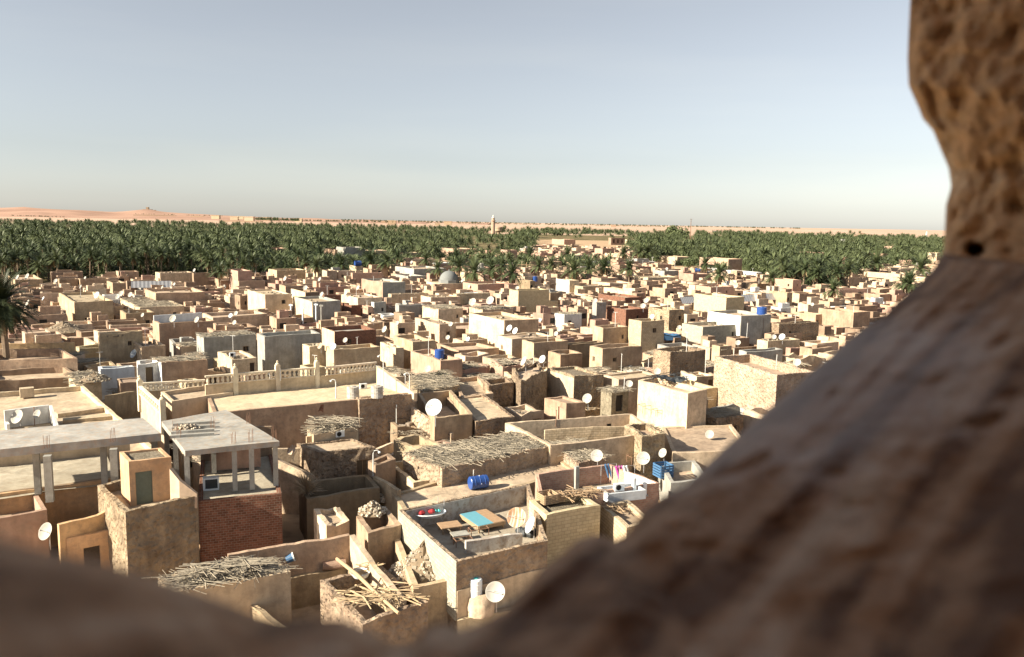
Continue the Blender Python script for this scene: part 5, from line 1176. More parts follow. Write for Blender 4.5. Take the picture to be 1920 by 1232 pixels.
# square concrete tower in right grove
D = 700; d = ray(1580, 453); t = CP+d*(D/d.y); root = empty('water_tower', (t.x, t.y, 0)); mb = MB()
for a, b in ((-1, -1), (1, -1), (1, 1), (-1, 1)): mb.tube([(a*1.1, b*1.1, 0), (a*1.1, b*1.1, t.z-2)], .3, 4)
mb.build('leg', 'concrete', root); mb = MB(); mb.box((0, 0, t.z), (3.2, 3.0, 4)); mb.build('tank', 'concrete', root); tag(root, 'square pale water tower on legs in the right grove', 'water tower')
# lattice pylon
def pylon(px, yb, yt, label):
    b = P(px, yb, 0); H = (yb-yt)*b.y/1500; root = empty('pylon', b); mb = MB(); w = .55
    for k in range(7):
        z0, z1 = H*k/7, H*(k+1)/7; a0, a1 = w*(1-.5*k/7), w*(1-.5*(k+1)/7)
        for sx, sy in ((-1, -1), (1, -1), (1, 1), (-1, 1)): mb.tube([(sx*a0, sy*a0, z0), (sx*a1, sy*a1, z1)], .07, 4)
        mb.tube([(-a0, -a0, z0), (a1, -a1, z1)], .05, 4); mb.tube([(a0, -a0, z0), (-a1, -a1, z1)], .05, 4); mb.tube([(-a0, a0, z0), (-a1, -a1, z1)], .05, 4)
    mb.build('lattice', 'rustiron', root); mb = MB(); mb.box((0, 0, H-.3), (2.4, .16, .16)); mb.build('crossarm', 'rustiron', root); tag(root, label, 'pylon')
pylon(1578, 540, 482, 'rusty lattice pylon in front of the right grove')
def pole(px, yb, yt, label, r=.09, mat='concrete', z0=0, arm=None, cat='pole', name='pole'):
    b = P(px, yb, z0); H = (yb-yt)*b.y/1500/.99; root = empty(name, b); mb = MB(); mb.tube([(0, 0, -1), (0, 0, H)], [r*1.2, r], 6); mb.build('shaft', mat, root)
    if arm == 'lamp':
        mb = MB(); mb.tube([(0, 0, H), (-.05, -.02, H+.2), (-.35, -.1, H+.25), (-.6, -.15, H+.1)], r*.8, 5); mb.box((-.65, -.17, H+.05), (.3, .14, .1)); mb.build('lamp_arm', 'whiteplastic', root)
    else:
        mb = MB(); mb.box((0, 0, H-.2), (r*5, r*2, r*2)); mb.build('cap', mat, root)
    tag(root, label, cat)
for a in [(1556, 540, 508, 'pale utility pole left of the pylon', .16), (1528, 528, 516, 'short pale pole before the broad leafy tree', .16), (1363, 527, 512, 'pale pole beside the white walled yard', .16), (1223, 500, 482, 'pale pole left of the long yellow garden wall', .2), (1265, 508, 482, 'thin pole before the grey yellow long house', .14), (1581, 480, 462, 'grey pole in front of the square water tower', .2),
          (1579, 538, 505, 'second pole standing close behind the pylon', .15)]: pole(*a)
for k, (px, yb, yt) in enumerate(((546, 608, 570), (568, 608, 575), (593, 605, 569), (603, 612, 571))):
    pole(px, yb, yt, ['leftmost of four tall concrete posts in a row', 'second from left of four tall concrete posts', 'third from left of four tall concrete posts', 'rightmost of four tall concrete posts, a tall dark shafted one'][k], .14, 'whiteplastic' if k < 3 else 'concrete', z0=2.5)
# bare poles frame (ruin of posts) before the palms
b = P(1007, 523, 0); root = empty('ruined_shelter', b)
for k in range(11):
    mb = MB(); x = -14+k*1.9+(k > 5)*3; mb.tube([(x, (k % 3)*1.5, 0), (x+.3, (k % 3)*1.5, 5.5+(k*7 % 3)*.4)], .16, 5); mb.build('post', 'concrete' if k < 3 else 'wood', root)
mb = MB(); mb.box((-4, 1, 5.4), (20, .2, .25)); mb.build('beam', 'wood', root); tag(root, 'row of bare upright posts with a beam before the palms', 'post frame')
# ------------------------------------------------------------------ small things, stood on whatever surface is there
bpy.context.view_layer.update(); dg = bpy.context.evaluated_depsgraph_get()
def hit(px, py):
    d = ray(px, py).normalized(); ok, loc, nrm, i, o, m = SC.ray_cast(dg, CP, d)
    return (loc, nrm) if ok else (P(px, py, 0), Vector((0, 0, 1)))
DP = {}
def dishproto(mat):
    root = empty('satellite_dish', (0, 0, 0)); R = Matrix.Rotation(rad(62), 3, 'Y'); mb = MB()
    pr = [(.02, .0)]+[(.5*k/7, .16*(k/7)**2) for k in range(1, 8)]; mb.lathe(pr+[(.515, .165), (.5, .15)]+[(.5*k/7, .16*(k/7)**2-.018) for k in range(6, -1, -1)], 24, (0, 0, 0), R); o = mb.build('reflector', mat, root, smooth=True); o.location = (0, 0, 1.0)
    mb = MB(); a = R@Vector((0, -.45, .14)); b = R@Vector((0, 0, .55)); mb.tube([a, b], .012, 4); a = R@Vector((.0, .45, .14)); mb.tube([a, b], .01, 4); mb.build('feed_arm', 'metal', o)
    mb = MB(); mb.tube([R@Vector((0, 0, .55)), R@Vector((0, 0, .48))], .045, 6); mb.build('receiver', 'dishwhite', o)
    mb = MB(); mb.tube([(-.12, 0, -.15), (-.12, 0, .95), (-.03, 0, 1.0)], .03, 6); mb.build('mast', 'metal', root)
    return root
for m in ('dishwhite', 'dishgrey', 'dishrust'): DP[m] = dishproto(m)
usedp = set()
def dish(px, py, wpx, label=None, mat='dishwhite', yaw=None, dia=None, tilt=0):
    """px,py = centre of the reflector; stands on the surface found just below it"""
    loc, n = hit(px, py+wpx*.75)
    D = loc.y; s = wpx*loc.y/1500; lim = dia or max(.75, min(1.7, s)); 
    if dia is None: s = lim
    if abs(n.z) < .5: D -= .85*s
    d = ray(px, py); k = D/d.y; c = CP+d*k
    r = put(DP[mat], c-Vector((0, 0, s)), (yaw if yaw is not None else rad(238)+gp.uniform(-.35, .35)), s)
    if label: tag(r, label, 'satellite dish', 'satellite dishes on the roofs')
    else: pend(r, {'dishwhite': 'white', 'dishgrey': 'grey', 'dishrust': 'rusty'}[mat]+' satellite dish', px, py, 'satellite dish', 'satellite dishes on the roofs')
    return r
dish(89, 997, 33, 'round white dish hanging before the ochre courtyard at the lower left', yaw=rad(245))
dish(35, 782, 27, 'larger of the two dishes in the white roof alcove', yaw=rad(250)); dish(71, 777, 15, 'smaller of the two dishes in the white roof alcove', yaw=rad(250))
dish(548, 844, 19, 'orange brown tinted dish on the sunlit wall beside the unfinished house', 'dishrust')
dish(815, 765, 32, 'big grey dish seen from behind in the walled court', 'dishgrey', yaw=rad(250), dia=1.75)
dish(970, 971, 38, 'white dish streaked with rust on the furniture roof', 'dishrust', yaw=rad(250))
dish(998, 986, 34, 'dark dish standing on edge against the pale brick wall', 'dishgrey', yaw=rad(195))
dish(930, 1110, 38, 'large white dish in shadow at its left, beside the water can', yaw=rad(255))
dish(1120, 855, 23, 'round white dish at the back wall of the red brick yard', yaw=rad(245)); dish(1207, 860, 25, 'pale dish left of the blue crate, on the roof edge', yaw=rad(245)); dish(1244, 850, 18, 'narrow white dish standing on the blue crate', yaw=rad(215))
dish(1331, 815, 13, 'small white dish on the wide dusty flat roof')
dish(1102, 748, 19, 'round white dish left of the stick hut'); dish(984, 678, 19, 'large bright dish on the tall stone house, open to the left', yaw=rad(200)); dish(1018, 674, 15, 'grey dish right of the large bright dish', 'dishgrey')
dish(956, 616, 13, 'left grey dish of the pair on the brown fronted roof', 'dishgrey'); dish(967, 621, 13, 'right grey dish of the pair on the brown fronted roof', 'dishgrey')
dish(1049, 618, 8); dish(1043, 626, 7); dish(887, 567, 15, 'wide white dish left of its twin behind the domed shrine row', yaw=rad(235)); dish(920, 564, 16, 'wide white dish right of its twin behind the domed shrine row', yaw=rad(235))
for a in [(1116, 564, 9), (1212, 564, 10), (1206, 574, 10), (1223, 594, 6, 'dishgrey'), (1274, 614, 7), (1384, 643, 10), (1451, 632, 7), (1467, 632, 12, 'dishgrey'), (1523, 571, 6), (1495, 680, 14), (1633, 640, 0), (1286, 709, 8), (1233, 697, 8), (1300, 512, 0), (722, 618, 13), (648, 638, 9), (601, 649, 12, 'dishrust'), (625, 650, 13, 'dishgrey'), (1012, 655, 0), (604, 552, 9), (649, 550, 9), (672, 540, 9), (573, 540, 9), (600, 524, 8), (535, 523, 9),
          (325, 598, 14), (370, 600, 12), (268, 591, 8), (243, 610, 0), (433, 592, 9, 'dishgrey'), (443, 588, 9), (440, 605, 7), (421, 538, 8), (183, 554, 13, 'dishgrey'), (221, 557, 9), (228, 551, 11), (245, 553, 10), (53, 570, 16), (252, 664, 17, 'dishgrey'), (60, 520, 0), (105, 527, 8), (82, 560, 8, 'dishgrey'), (34, 520, 10), (52, 519, 12), (152, 538, 7), (160, 521, 5), (365, 507, 7), (327, 533, 6), (420, 594, 0),
          (772, 492, 6), (770, 516, 6), (867, 527, 6), (1013, 563, 0), (880, 537, 6), (1030, 572, 0), (803, 692, 11), (840, 633, 8), (860, 637, 0), (878, 636, 9, 'dishgrey'), (970, 540, 7), (1050, 560, 6), (690, 556, 0), (845, 608, 8), (1012, 600, 7, 'dishgrey'), (1160, 548, 6), (1345, 548, 0), (1250, 504, 5), (305, 539, 7), (185, 560, 0), (640, 580, 0), (550, 552, 7, 'dishgrey'), (700, 600, 8), (745, 606, 8), (1180, 720, 9)]:
    if a[2]: dish(*a[:3], mat=a[3] if len(a) > 3 else 'dishwhite')
for k in DP:
    for ch in list(DP[k].children_recursive): bpy.data.objects.remove(ch)
    bpy.data.objects.remove(DP[k])
# air conditioners
def ac(px, py, wpx, label, yaw=rad(30)):
    loc, n = hit(px, py+wpx*.35); w = max(.7, wpx*loc.y/1500); root = empty('air_conditioner', loc, yaw); mb = MB(); mb.box((0, 0, w*.36), (w, w*.4, w*.68)); mb.build('case', 'whiteplastic', root)
    mb = MB(); mb.lathe([(w*.26, 0), (w*.27, .02), (w*.22, .03)], 16, (-w*.12, -w*.2, w*.36), Matrix.Rotation(rad(90), 3, 'X')); mb.lathe([(0, .01), (w*.22, .012)], 16, (-w*.12, -w*.2, w*.36), Matrix.Rotation(rad(90), 3, 'X')); mb.build('fan_grille', 'dark', root); mb = MB(); mb.box((0, 0, .01), (w*.9, w*.45, .03)); mb.build('foot', 'metal', root); tag(root, label, 'air conditioner')
ac(637, 813, 17, 'white air conditioner box on the flat roof above the shuttered window'); ac(681, 724, 13, 'air conditioner on the yellow back wall of the cream terrace'); ac(1160, 916, 11, 'small white unit in the red brick yard beside the laundry', rad(20)); ac(436, 666, 7, 'small white unit on the brush roof by the pale blue house')
# old television on the slab floor
loc, n = hit(396, 918); root = empty('television', loc, rad(20)); mb = MB(); mb.box((0, 0, .42), (.95, .5, .8)); mb.build('case', 'whiteplastic', root); mb = MB(); mb.box((.03, -.255, .44), (.72, .02, .58)); mb.build('screen', 'tarp', root); tag(root, 'old white television set between the concrete posts', 'television')
# water vessels
def drum(px, py, L, r, label, mat='blueplastic', vertical=False, yaw=0, drop=None, cat='water tank', name='water_tank'):
    loc, n = hit(px, py+(drop or 8)); root = empty(name, loc, yaw); mb = MB(); h = L; prof = [(0, 0), (r*.9, 0), (r, .04), (r, h*.2), (r*1.04, h*.22), (r, h*.25), (r, h*.48), (r*1.04, h*.5), (r, h*.53), (r, h*.76), (r*1.04, h*.78), (r, h*.81), (r, h-.05), (r*.85, h), (0, h)]
    if vertical: mb.lathe(prof, 20); o = mb.build('tank', mat, root, smooth=False)
    else: mb.lathe(prof, 20, (-h/2, 0, r), Matrix.Rotation(rad(90), 3, 'Y')); o = mb.build('tank', mat, root)
    mb = MB()
    if vertical: mb.lathe([(0, h+.06), (r*.35, h+.06), (r*.38, h)], 12)
    else: mb.tube([(.05, -r*1.05, r), (.05, 0, r*2.08), (.05, r*1.05, r)], .025, 5)
    mb.build('lid' if vertical else 'strap', 'teal' if vertical and mat == 'whiteplastic' else 'whiteplastic' if not vertical else mat, root); tag(root, label, cat)
drum(897, 906, 1.35, .47, 'bright blue drum lying on the dusty flat roof', yaw=rad(25), drop=10)
drum(824, 664, 1.15, .62, 'blue water tank standing on the small walled roof', vertical=True, drop=8); drum(671, 494, 2.2, .9, 'dark blue tank on the small yellow house before the palms', yaw=.5, drop=5)
drum(1428, 584, 1.3, .85, 'round blue tank on the white washed upper house', vertical=True, drop=6); drum(1308, 506, 1.8, .7, 'blue tank beside the dark bushy tree', drop=4)
drum(892, 1108, 1.15, .33, 'tall white insulated water can with a teal lid', 'whiteplastic', True, drop=16, name='water_can', cat='water can')
drum(1003, 525, 1.6, .8, 'small blue barrel under the bare posts', vertical=True, drop=3)
for k, (px, py) in enumerate(((662, 742), (707, 741))): drum(px, py, 1.1, .55, ['left cream jar shaped tank', 'right cream jar shaped tank'][k]+' on the terrace front edge', 'whiteplastic' if 0 else 'plaster_worn', True, drop=5)
# big clay jar below the can
loc, n = hit(900, 1148); root = empty('clay_oven', loc); mb = MB(); mb.lathe([(.75, 0), (.8, .5), (.7, .95), (.42, 1.15), (.33, 1.12), (.3, .7)], 16); mb.build('body', 'mudpale', root, smooth=True); mb = MB(); mb.lathe([(0, .8), (.33, .8)], 12); mb.build('mouth', 'dark', root); tag(root, 'round clay oven with an open mouth below the water can', 'oven')
# washing tub with clothes, bed, mats, bench
def stand(name, px, py, yaw, label, cat): loc, n = hit(px, py); r = empty(name, loc, yaw); tag(r, label, cat); return r
r = stand('washing_tub', 806, 976, rad(20), 'pale oval tub piled with red and green washing', 'tub'); mb = MB()
prof = [(0, .32), (.5, .32), (.62, .5), (.66, .52), (.62, .56), (.52, .36), (0, .36)]
mb.lathe(prof, 20); o = mb.build('basin', 'whiteplastic', r); o.scale = (1.6, 1, 1); mb = MB()
for a, b in ((-.7, -.3), (.7, -.3), (-.7, .3), (.7, .3)): mb.tube([(a, b, 0), (a*.8, b*.8, .4)], .03, 5)
mb.tube([(.95, .2, 0), (.95, .2, 1.2)], .02, 4); mb.tube([(.6, .35, 0), (.6, .35, 1.3)], .02, 4); mb.build('stand', 'metal', r)
mb = MB(); g = random.Random(4)
for k in range(9): mb.lathe([(0, -.1), (.16, -.05), (.2, .05), (.08, .16), (0, .18)], 7, (g.uniform(-.75, .2), g.uniform(-.3, .3), .55+g.random()*.15))
mb.build('washing', 'redcloth', r); mb = MB()
for k in range(3): mb.lathe([(0, -.08), (.14, 0), (0, .14)], 7, (g.uniform(.3, .7), g.uniform(-.2, .2), .55))
mb.build('washing', 'teal', r)
r = stand('bed', 905, 984, rad(32), 'low wooden bed painted bright blue on its left half', 'bed'); mb = MB(); mb.box((-.42, 0, .46), (1.05, 2.3, .07)); mb.build('blue_board', 'cyanpaint', r); mb = MB(); mb.box((.5, 0, .46), (.78, 2.3, .07)); mb.build('board', 'board', r)
mb = MB(); mb.box((0, -1.17, .36), (1.86, .05, .22)); mb.box((0, 1.17, .36), (1.86, .05, .22)); mb.box((.92, 0, .36), (.05, 2.29, .22)); mb.box((-.97, 0, .36), (.05, 2.29, .22)); mb.build('frame', 'wood', r)
for a, b in ((-.85, -1.05), (.82, -1.05), (.82, 1.05), (-.85, 1.05)): mb = MB(); mb.box((a, b, .13), (.08, .08, .26)); mb.build('leg', 'wood', r)
for k, (px, py, w, l) in enumerate(((843, 996, 1.3, 1.0), (862, 1013, 1.0, .7))):
    r = stand('table', px, py, rad(22), ['low brown board table left of the blue bed', 'low grey board table in the shade of the block wall'][k], 'table'); mb = MB(); mb.box((0, 0, .4), (w, l, .06)); mb.build('table_top', 'board' if k == 0 else 'concrete', r)
    for a in (-1, 1):
        for b in (-1, 1): mb = MB(); mb.box((a*w*.42, b*l*.4, .185), (.07, .07, .37)); mb.build('leg', 'wood', r)
def wireframe(px, py, s, label, cat='iron stand', name='iron_stand', yaw=.4):
    r = stand(name, px, py, yaw, label, cat); mb = MB()
    for a, b in ((-1, -.5), (1, -.5), (1, .5), (-1, .5)): mb.tube([(a*s, b*s, 0), (a*s, b*s, s*.8)], .025, 4)
    mb.tube([(-s, -.5*s, s*.8), (s, -.5*s, s*.8), (s, .5*s, s*.8), (-s, .5*s, s*.8), (-s, -.5*s, s*.8)], .025, 4); mb.build('frame', 'rustiron', r)
wireframe(897, 1003, .55, 'small iron frame on the floor before the blue bed'); wireframe(868, 1022, .5, 'thin iron stand near the low wall'); wireframe(1215, 772, .9, 'iron bedstead frame above the pale courtyard'); wireframe(1237, 778, .7, 'second iron bedstead frame right above the pale courtyard'); wireframe(1195, 868, .8, 'rusty iron rack behind the red brick yard')
# heap of bags beside the leaning dark dish
r = stand('sack_heap', 990, 1003, 0, 'heap of dark sacks below the leaning dark dish', 'sacks'); mb = MB(); g = random.Random(3)
for k in range(6): mb.lathe([(0, 0), (.25, .02), (.3, .2), (.15, .4), (0, .42)], 8, (g.uniform(-.5, .5), g.uniform(-.3, .3), 0))
mb.build('sack', 'tarp', r)
# crates, blue crate
def crate(px, py, w, h, mat, label, yaw=.4, cat='crate', name='crate'):
    r = stand(name, px, py, yaw, label, cat); mb = MB()
    for k in range(5):
        z = h*(k+.5)/5; t = h/5*.7
        mb.box((0, -w/2, z), (w, .04, t)); mb.box((0, w/2, z), (w, .04, t)); mb.box((-w/2-.022, 0, z), (.04, w-.05, t)); mb.box((w/2+.022, 0, z), (.04, w-.05, t))
    mb.build('slats', mat, r); mb = MB(); mb.box((0, 0, .05), (w-.1, w-.1, .04)); mb.build('bottom', mat, r); mb = MB()
    for a in (-1, 1):
        for b in (-1, 1): mb.box((a*(w/2-.07), b*(w/2-.07), h/2), (.07, .07, h*.98))
    mb.build('corner_post', mat, r)
crate(1243, 893, 1.15, 1.05, 'bluefaded', 'faded blue slatted crate standing by the foreground slope'); crate(1027, 941, 1.0, .6, 'wood', 'square wooden crate on the left of the brick house roof', .5); crate(1043, 938, .8, .5, 'wood', 'wooden crate right behind the first one on the brick house roof', .3)
# blue tarpaulin heap
r = stand('tarpaulin', 1257, 637, .2, 'blue tarpaulin heap right of the tall narrow brick house', 'tarpaulin'); mb = MB(); g = random.Random(8)
deckmesh(mb, [Vector((-1.7, -.8, 0)), Vector((1.7, -.8, 0)), Vector((1.6, .9, 0)), Vector((-1.6, .9, 0))], 1.0, Vector((0, 0, 0)), .4, .5); mb.box((0, 0, .4), (3.0, 1.4, .8)); mb.build('sheet', 'bluefaded', r)
# laundry
for k, (px, py, m, n) in enumerate(((1158, 908, 'magenta', 3), (1172, 908, 'whiteplastic', 2), (1138, 904, 'bluefaded', 2))):
    r = stand('laundry', px, py+4, .3, ['magenta cloth strips hanging in the red brick yard', 'white cloth hanging right of the magenta strips', 'dark blue cloth hanging at the brick wall left of the magenta strips'][k], 'laundry'); mb = MB()
    for j in range(n): x = j*.22-.2; mb.tube([(x, 0, 1.5), (x+.15, .03, 1.1), (x+.3, 0, .5)], [.09, .1, .06], 5)
    mb.build('cloth', m, r); mb = MB(); mb.tube([(-.5, 0, 1.5), (.7, 0, 1.5)], .012, 4); mb.tube([(-.5, 0, 0), (-.5, 0, 1.5)], .02, 4); mb.tube([(.7, 0, 0), (.7, 0, 1.5)], .02, 4); mb.build('line', 'metal', r)
# posts in the brick yard
for k, (px, yb, yt) in enumerate(((1188, 935, 893), (1208, 930, 903))):
    loc, n = hit(px, yb); r = empty('post', loc, .5); mb = MB(); mb.box((0, 0, (yb-yt)*loc.y/3000), (.22, .22, (yb-yt)*loc.y/1500)); mb.build('shaft', 'whiteplastic', r); mb = MB(); mb.box((0, 0, .05), (.4, .4, .1)); mb.build('foot', 'concrete', r); tag(r, ['taller white square post in the red brick yard', 'shorter white square post against the whitewashed wall'][k], 'post')
r = stand('water_basin', 1165, 932, .35, 'pale blue concrete basin in the red brick yard', 'basin'); mb = MB(); q = [Vector((-1.4, -.8, 0)), Vector((1.4, -.8, 0)), Vector((1.4, .8, 0)), Vector((-1.4, .8, 0))]; ring(mb, q, 0, .6, .15, .8, .01, .02); mb.build('wall', 'bluewhite', r); mb = MB(); deckmesh(mb, q, .4, Vector((0, 0, 0))); mb.build('water', 'dishgrey', r)
# rubble heaps, branches, logs
def heap(px, py, R, Hh, label, mat='rubble', n=160, cat='rubble heap', name='rubble_heap', seed=1, stones=True):
    r = stand(name, px, py, 0, label, cat); g = random.Random(seed); mb = MB(); k = 10; idx = {}
    pr = []
    for i in range(7):
        for j in range(16):
            a = 2*math.pi*j/16; f = i/6; rr = R*f*(1+.18*nz((math.cos(a)*2, math.sin(a)*2, seed), 1)); z = Hh*(1-f)**1.1*(1+.25*nz((a, f*5, seed), 1.5)); idx[i, j] = mb.vert((rr*math.cos(a), rr*math.sin(a), max(-.05, z)))
    for i in range(6):
        for j in range(16): mb.face([idx[i, j], idx[i, (j+1) % 16], idx[i+1, (j+1) % 16], idx[i+1, j]][::-1])
    mb.build('mound', 'soil', r); mb = MB()
    for q in range(n):
        a, f = g.uniform(0, 6.28), math.sqrt(g.random()); z = Hh*(1-f)**1.1; s = g.uniform(.05, .17); Rm = Matrix.Rotation(g.uniform(0, 3), 3, (g.random(), g.random(), g.random())); mb.box((R*f*math.cos(a), R*f*math.sin(a), z+s*.2), (s*1.6, s, s*.8), tilt=Rm)
    o = mb.build('stones', mat, r); o['kind'] = 'stuff'; return r
heap(795, 1075, 2.0, 1.8, 'tall heap of grey broken stones in the walled yard', n=420)
heap(698, 960, .9, .7, 'small lit pile of debris behind the ruined vault', n=80, seed=3); heap(715, 935, .9, .5, 'pale rubble patch in the shaded yard', n=60, seed=6)
heap(350, 806, .9, .35, 'little pile of rubble on the grey concrete slab', n=60, seed=5); heap(178, 712, 1.6, .8, 'grey brushy debris heap above the wide terrace', 'twiggrey', n=120, seed=9)
heap(120, 620, 3.5, 1.6, 'grey heap of rags and stones under the big brown house', n=150, seed=12)
def branches(px, py, w, d, n, label, ln=(.8, 2.2), r_=(.02, .05), mat='twiggrey', seed=1, yaw=.4, h=.3, mess=1.0):
    r = stand('branch_pile', px, py, yaw, label, 'branch pile'); mb = MB(); g = random.Random(seed); q = [Vector((-w/2, -d/2, 0)), Vector((w/2, -d/2, 0)), Vector((w/2, d/2, 0)), Vector((-w/2, d/2, 0))]
    for k in range(3): sticks(mb, q, .05+h*k/3, Vector((0, 0, 0)), n//3, ln, r_, g, mess)
    mb.build('branches', mat, r); return r
branches(425, 1074, 3.6, 1.2, 230, 'pile of bleached poles and palm ribs on the yellow house roof', (.9, 2.4), (.014, .035), 'twiggrey', 2, .28, .45, .8)
branches(700, 1120, 3.4, 1.8, 60, 'grid of palm logs over the collapsing mud house', (1.2, 2.4), (.03, .05), 'palmlog', 3, .1, .25, .9).location = P(712, 1122, 2.8)
branches(1088, 930, 2.6, 1.0, 70, 'splintered planks and sticks on the brick house roof', (.6, 1.6), (.02, .05), 'wood', 5, .4, .3)
branches(1152, 958, 1.4, .9, 30, 'few planks on the reddish coursed brick roof', (.5, 1.3), (.03, .06), 'wood', 6, -.5, .2)
branches(1254, 718, 3.6, 1.6, 60, 'tangle of junk pipes and wire on the large pale house', (.6, 1.8), (.02, .04), 'tarp', 7, .1, .9, 2.2)
branches(625, 798, 3.4, 1.8, 120, 'bleached palm branches heaped on the small mud house', (.8, 2.0), (.015, .035), 'twiggrey', 8, .2, .6)
branches(690, 1075, .9, .5, 14, 'upright sticks leaning at the corner of the open yard', (.8, 1.5), (.03, .05), 'palmlog', 9, .6, .6, 3)
branches(770, 815, 3.0, 1.4, 90, 'fallen brushwood in front of the round walled court', (.6, 1.6), (.015, .03), 'twiggrey', 10, .3, .4)
branches(1100, 770, 2.4, 1.0, 50, 'brushwood at the foot of the stick hut', (.5, 1.3), (.03, .05), 'twig', 12, .2, .3)
branches(868, 706, 4, 2.5, 90, 'brush covering on the low roof behind the dish court', (.8, 2), (.03, .06), 'twiggrey', 13, .3, .25)
# leaning log and tarpaulin on junk roof
a = P(632, 1048, 3.2); b = P(748, 1150, 3.0); root = empty('log', (a+b)/2); mb = MB(); o = (a-b)/2; mb.tube([o, o*.3+Vector((.05, 0, .06)), -o*.4, -o], [.10, .11, .095, .085], 8); mb.build('stem', 'palmlog', root); mb = MB(); mb.tube([o*1.0, o*1.012], [.103, .09], 8); mb.build('cut_end', 'board', root); tag(root, 'long pale palm log lying across the open mud yard', 'log')
r = stand('tarpaulin', 1262, 722, .2, 'black tarpaulin draped over junk on the large pale house', 'tarpaulin'); mb = MB(); deckmesh(mb, [Vector((-1.7, -.7, 0)), Vector((1.7, -.7, 0)), Vector((1.5, .8, 0)), Vector((-1.6, .8, 0))], .75, Vector((0, 0, 0)), .3, .9); mb.build('sheet', 'tarp', r)
r = stand('basin', 676, 1082, 0, 'round pale blue basin beside the leaning sticks', 'basin'); mb = MB(); mb.lathe([(0, .1), (.4, .12), (.5, .3), (.55, .3), (.42, .06), (0, .02)], 18); mb.build('bowl', 'whiteplastic', r); mb = MB(); mb.lathe([(.54, .3), (.58, .31), (.55, .34), (.52, .31)], 18); mb.build('rim', 'dishwhite', r)
r = stand('log_roll', 625, 1068, .3, 'hollow clay pipe lying against the shaded yard wall', 'clay pipe'); mb = MB(); mb.lathe([(.22, 0), (.26, 0), (.28, 1.1), (.26, 1.3), (.2, 1.3), (.18, 0), (.22, 0)], 14, (-.6, 0, .28), Matrix.Rotation(rad(90), 3, 'Y')); mb.build('barrel', 'mudpink', r); mb = MB(); mb.lathe([(0, .1), (.18, .1)], 12, (-.6, 0, .28), Matrix.Rotation(rad(90), 3, 'Y')); mb.build('hollow', 'dark', r)
r = stand('bucket', 537, 1056, .3, 'tipped blue and white bucket on the end of the yellow house roof', 'bucket'); mb = MB(); mb.lathe([(0, 0), (.2, 0), (.25, .45), (.23, .45), (.18, .03)], 12, (0, 0, .2), Matrix.Rotation(rad(70), 3, 'Y')); mb.build('pail', 'bluefaded', r); mb = MB(); mb.lathe([(.25, .38), (.262, .38), (.262, .46), (.25, .46)], 12, (0, 0, .2), Matrix.Rotation(rad(70), 3, 'Y')); mb.build('rim', 'whiteplastic', r)
# lamps and small poles
def lamp(px, yb, H, label, z=None, lean=1):
    loc, n = hit(px, yb); r = empty('lamp_post', loc); mb = MB(); mb.tube([(0, 0, -.1), (0, 0, H)], [.06, .045], 6); mb.build('shaft', 'pipe', r); mb = MB(); mb.tube([(0, 0, H), (-.08*lean, 0, H+.2), (-.3*lean, 0, H+.25), (-.42*lean, 0, H+.15)], .04, 5); mb.build('arm', 'pipe', r); mb = MB(); mb.lathe([(.04, 0), (.11, -.05), (.09, -.14), (0, -.16)], 8, (-.45*lean, 0, H+.17)); mb.build('lamp_head', 'whiteplastic', r); tag(r, label, 'lamp')
lamp(630, 747, 1.5, 'short curved lamp pipe on the front edge of the cream terrace'); lamp(700, 890, 1.6, 'bent white pipe lamp beside the grey wall corner', lean=-1); lamp(719, 735, 3.3, 'tall thin lamp pole at the bright end wall of the terrace'); lamp(768, 734, 1.5, 'short pipe at the right corner of the cream terrace'); lamp(526, 712, 1.0, 'thin pole standing on the balustrade pier')
for k, (px, py, L) in enumerate(((770, 700, 1.2), (887, 905, 1.0), (1042, 798, 1.4), (1322, 700, 3.2), (823, 905, 1.2), (1455, 690, 1.6), (800, 620, 1.4), (1170, 728, 1.2), (65, 798, 1.6), (1400, 633, 2.4), (1430, 628, 2.8))):
    loc, n = hit(px, py); r = empty('pipe', loc); mb = MB(); mb.tube([(0, 0, -.1), (.03, 0, L)], .035, 5); mb.build('shaft', 'pipe' if k % 2 else 'rustiron', r); mb = MB(); mb.box((.03, 0, L), (.14, .05, .05)); mb.build('crosspiece', 'rustiron', r); pend(r, 'thin upright roof pipe', px, py, 'pipe', 'pipes standing on roofs')
# corrugated sheets
for k, (px, py, w) in enumerate(((1418, 566, 7), (1455, 563, 6), (284, 540, 9), (1296, 570, 5))):
    r = stand('metal_sheet', px, py, .4, ['left grey corrugated sheet leaning behind the yellow lit house', 'right grey corrugated sheet leaning beside the blank tan side', 'long bluish metal sheet roof below the grove', 'small metal sheet on the roof left of the yellow lit house'][k], 'metal sheet'); mb = MB(); n = 20
    for j in range(n): x0, x1 = w*(j/n-.5), w*((j+1)/n-.5); a, b = (.06 if j % 2 else 0), (0 if j % 2 else .06); mb.poly([(x0, a, .1), (x1, b, .1), (x1, b+1.2, 1.6), (x0, a+1.2, 1.6)]); mb.poly([(x0, a+.03, .1), (x0, a+1.23, 1.6), (x1, b+1.23, 1.6), (x1, b+.03, .1)])
    mb.build('sheet', 'metal', r)
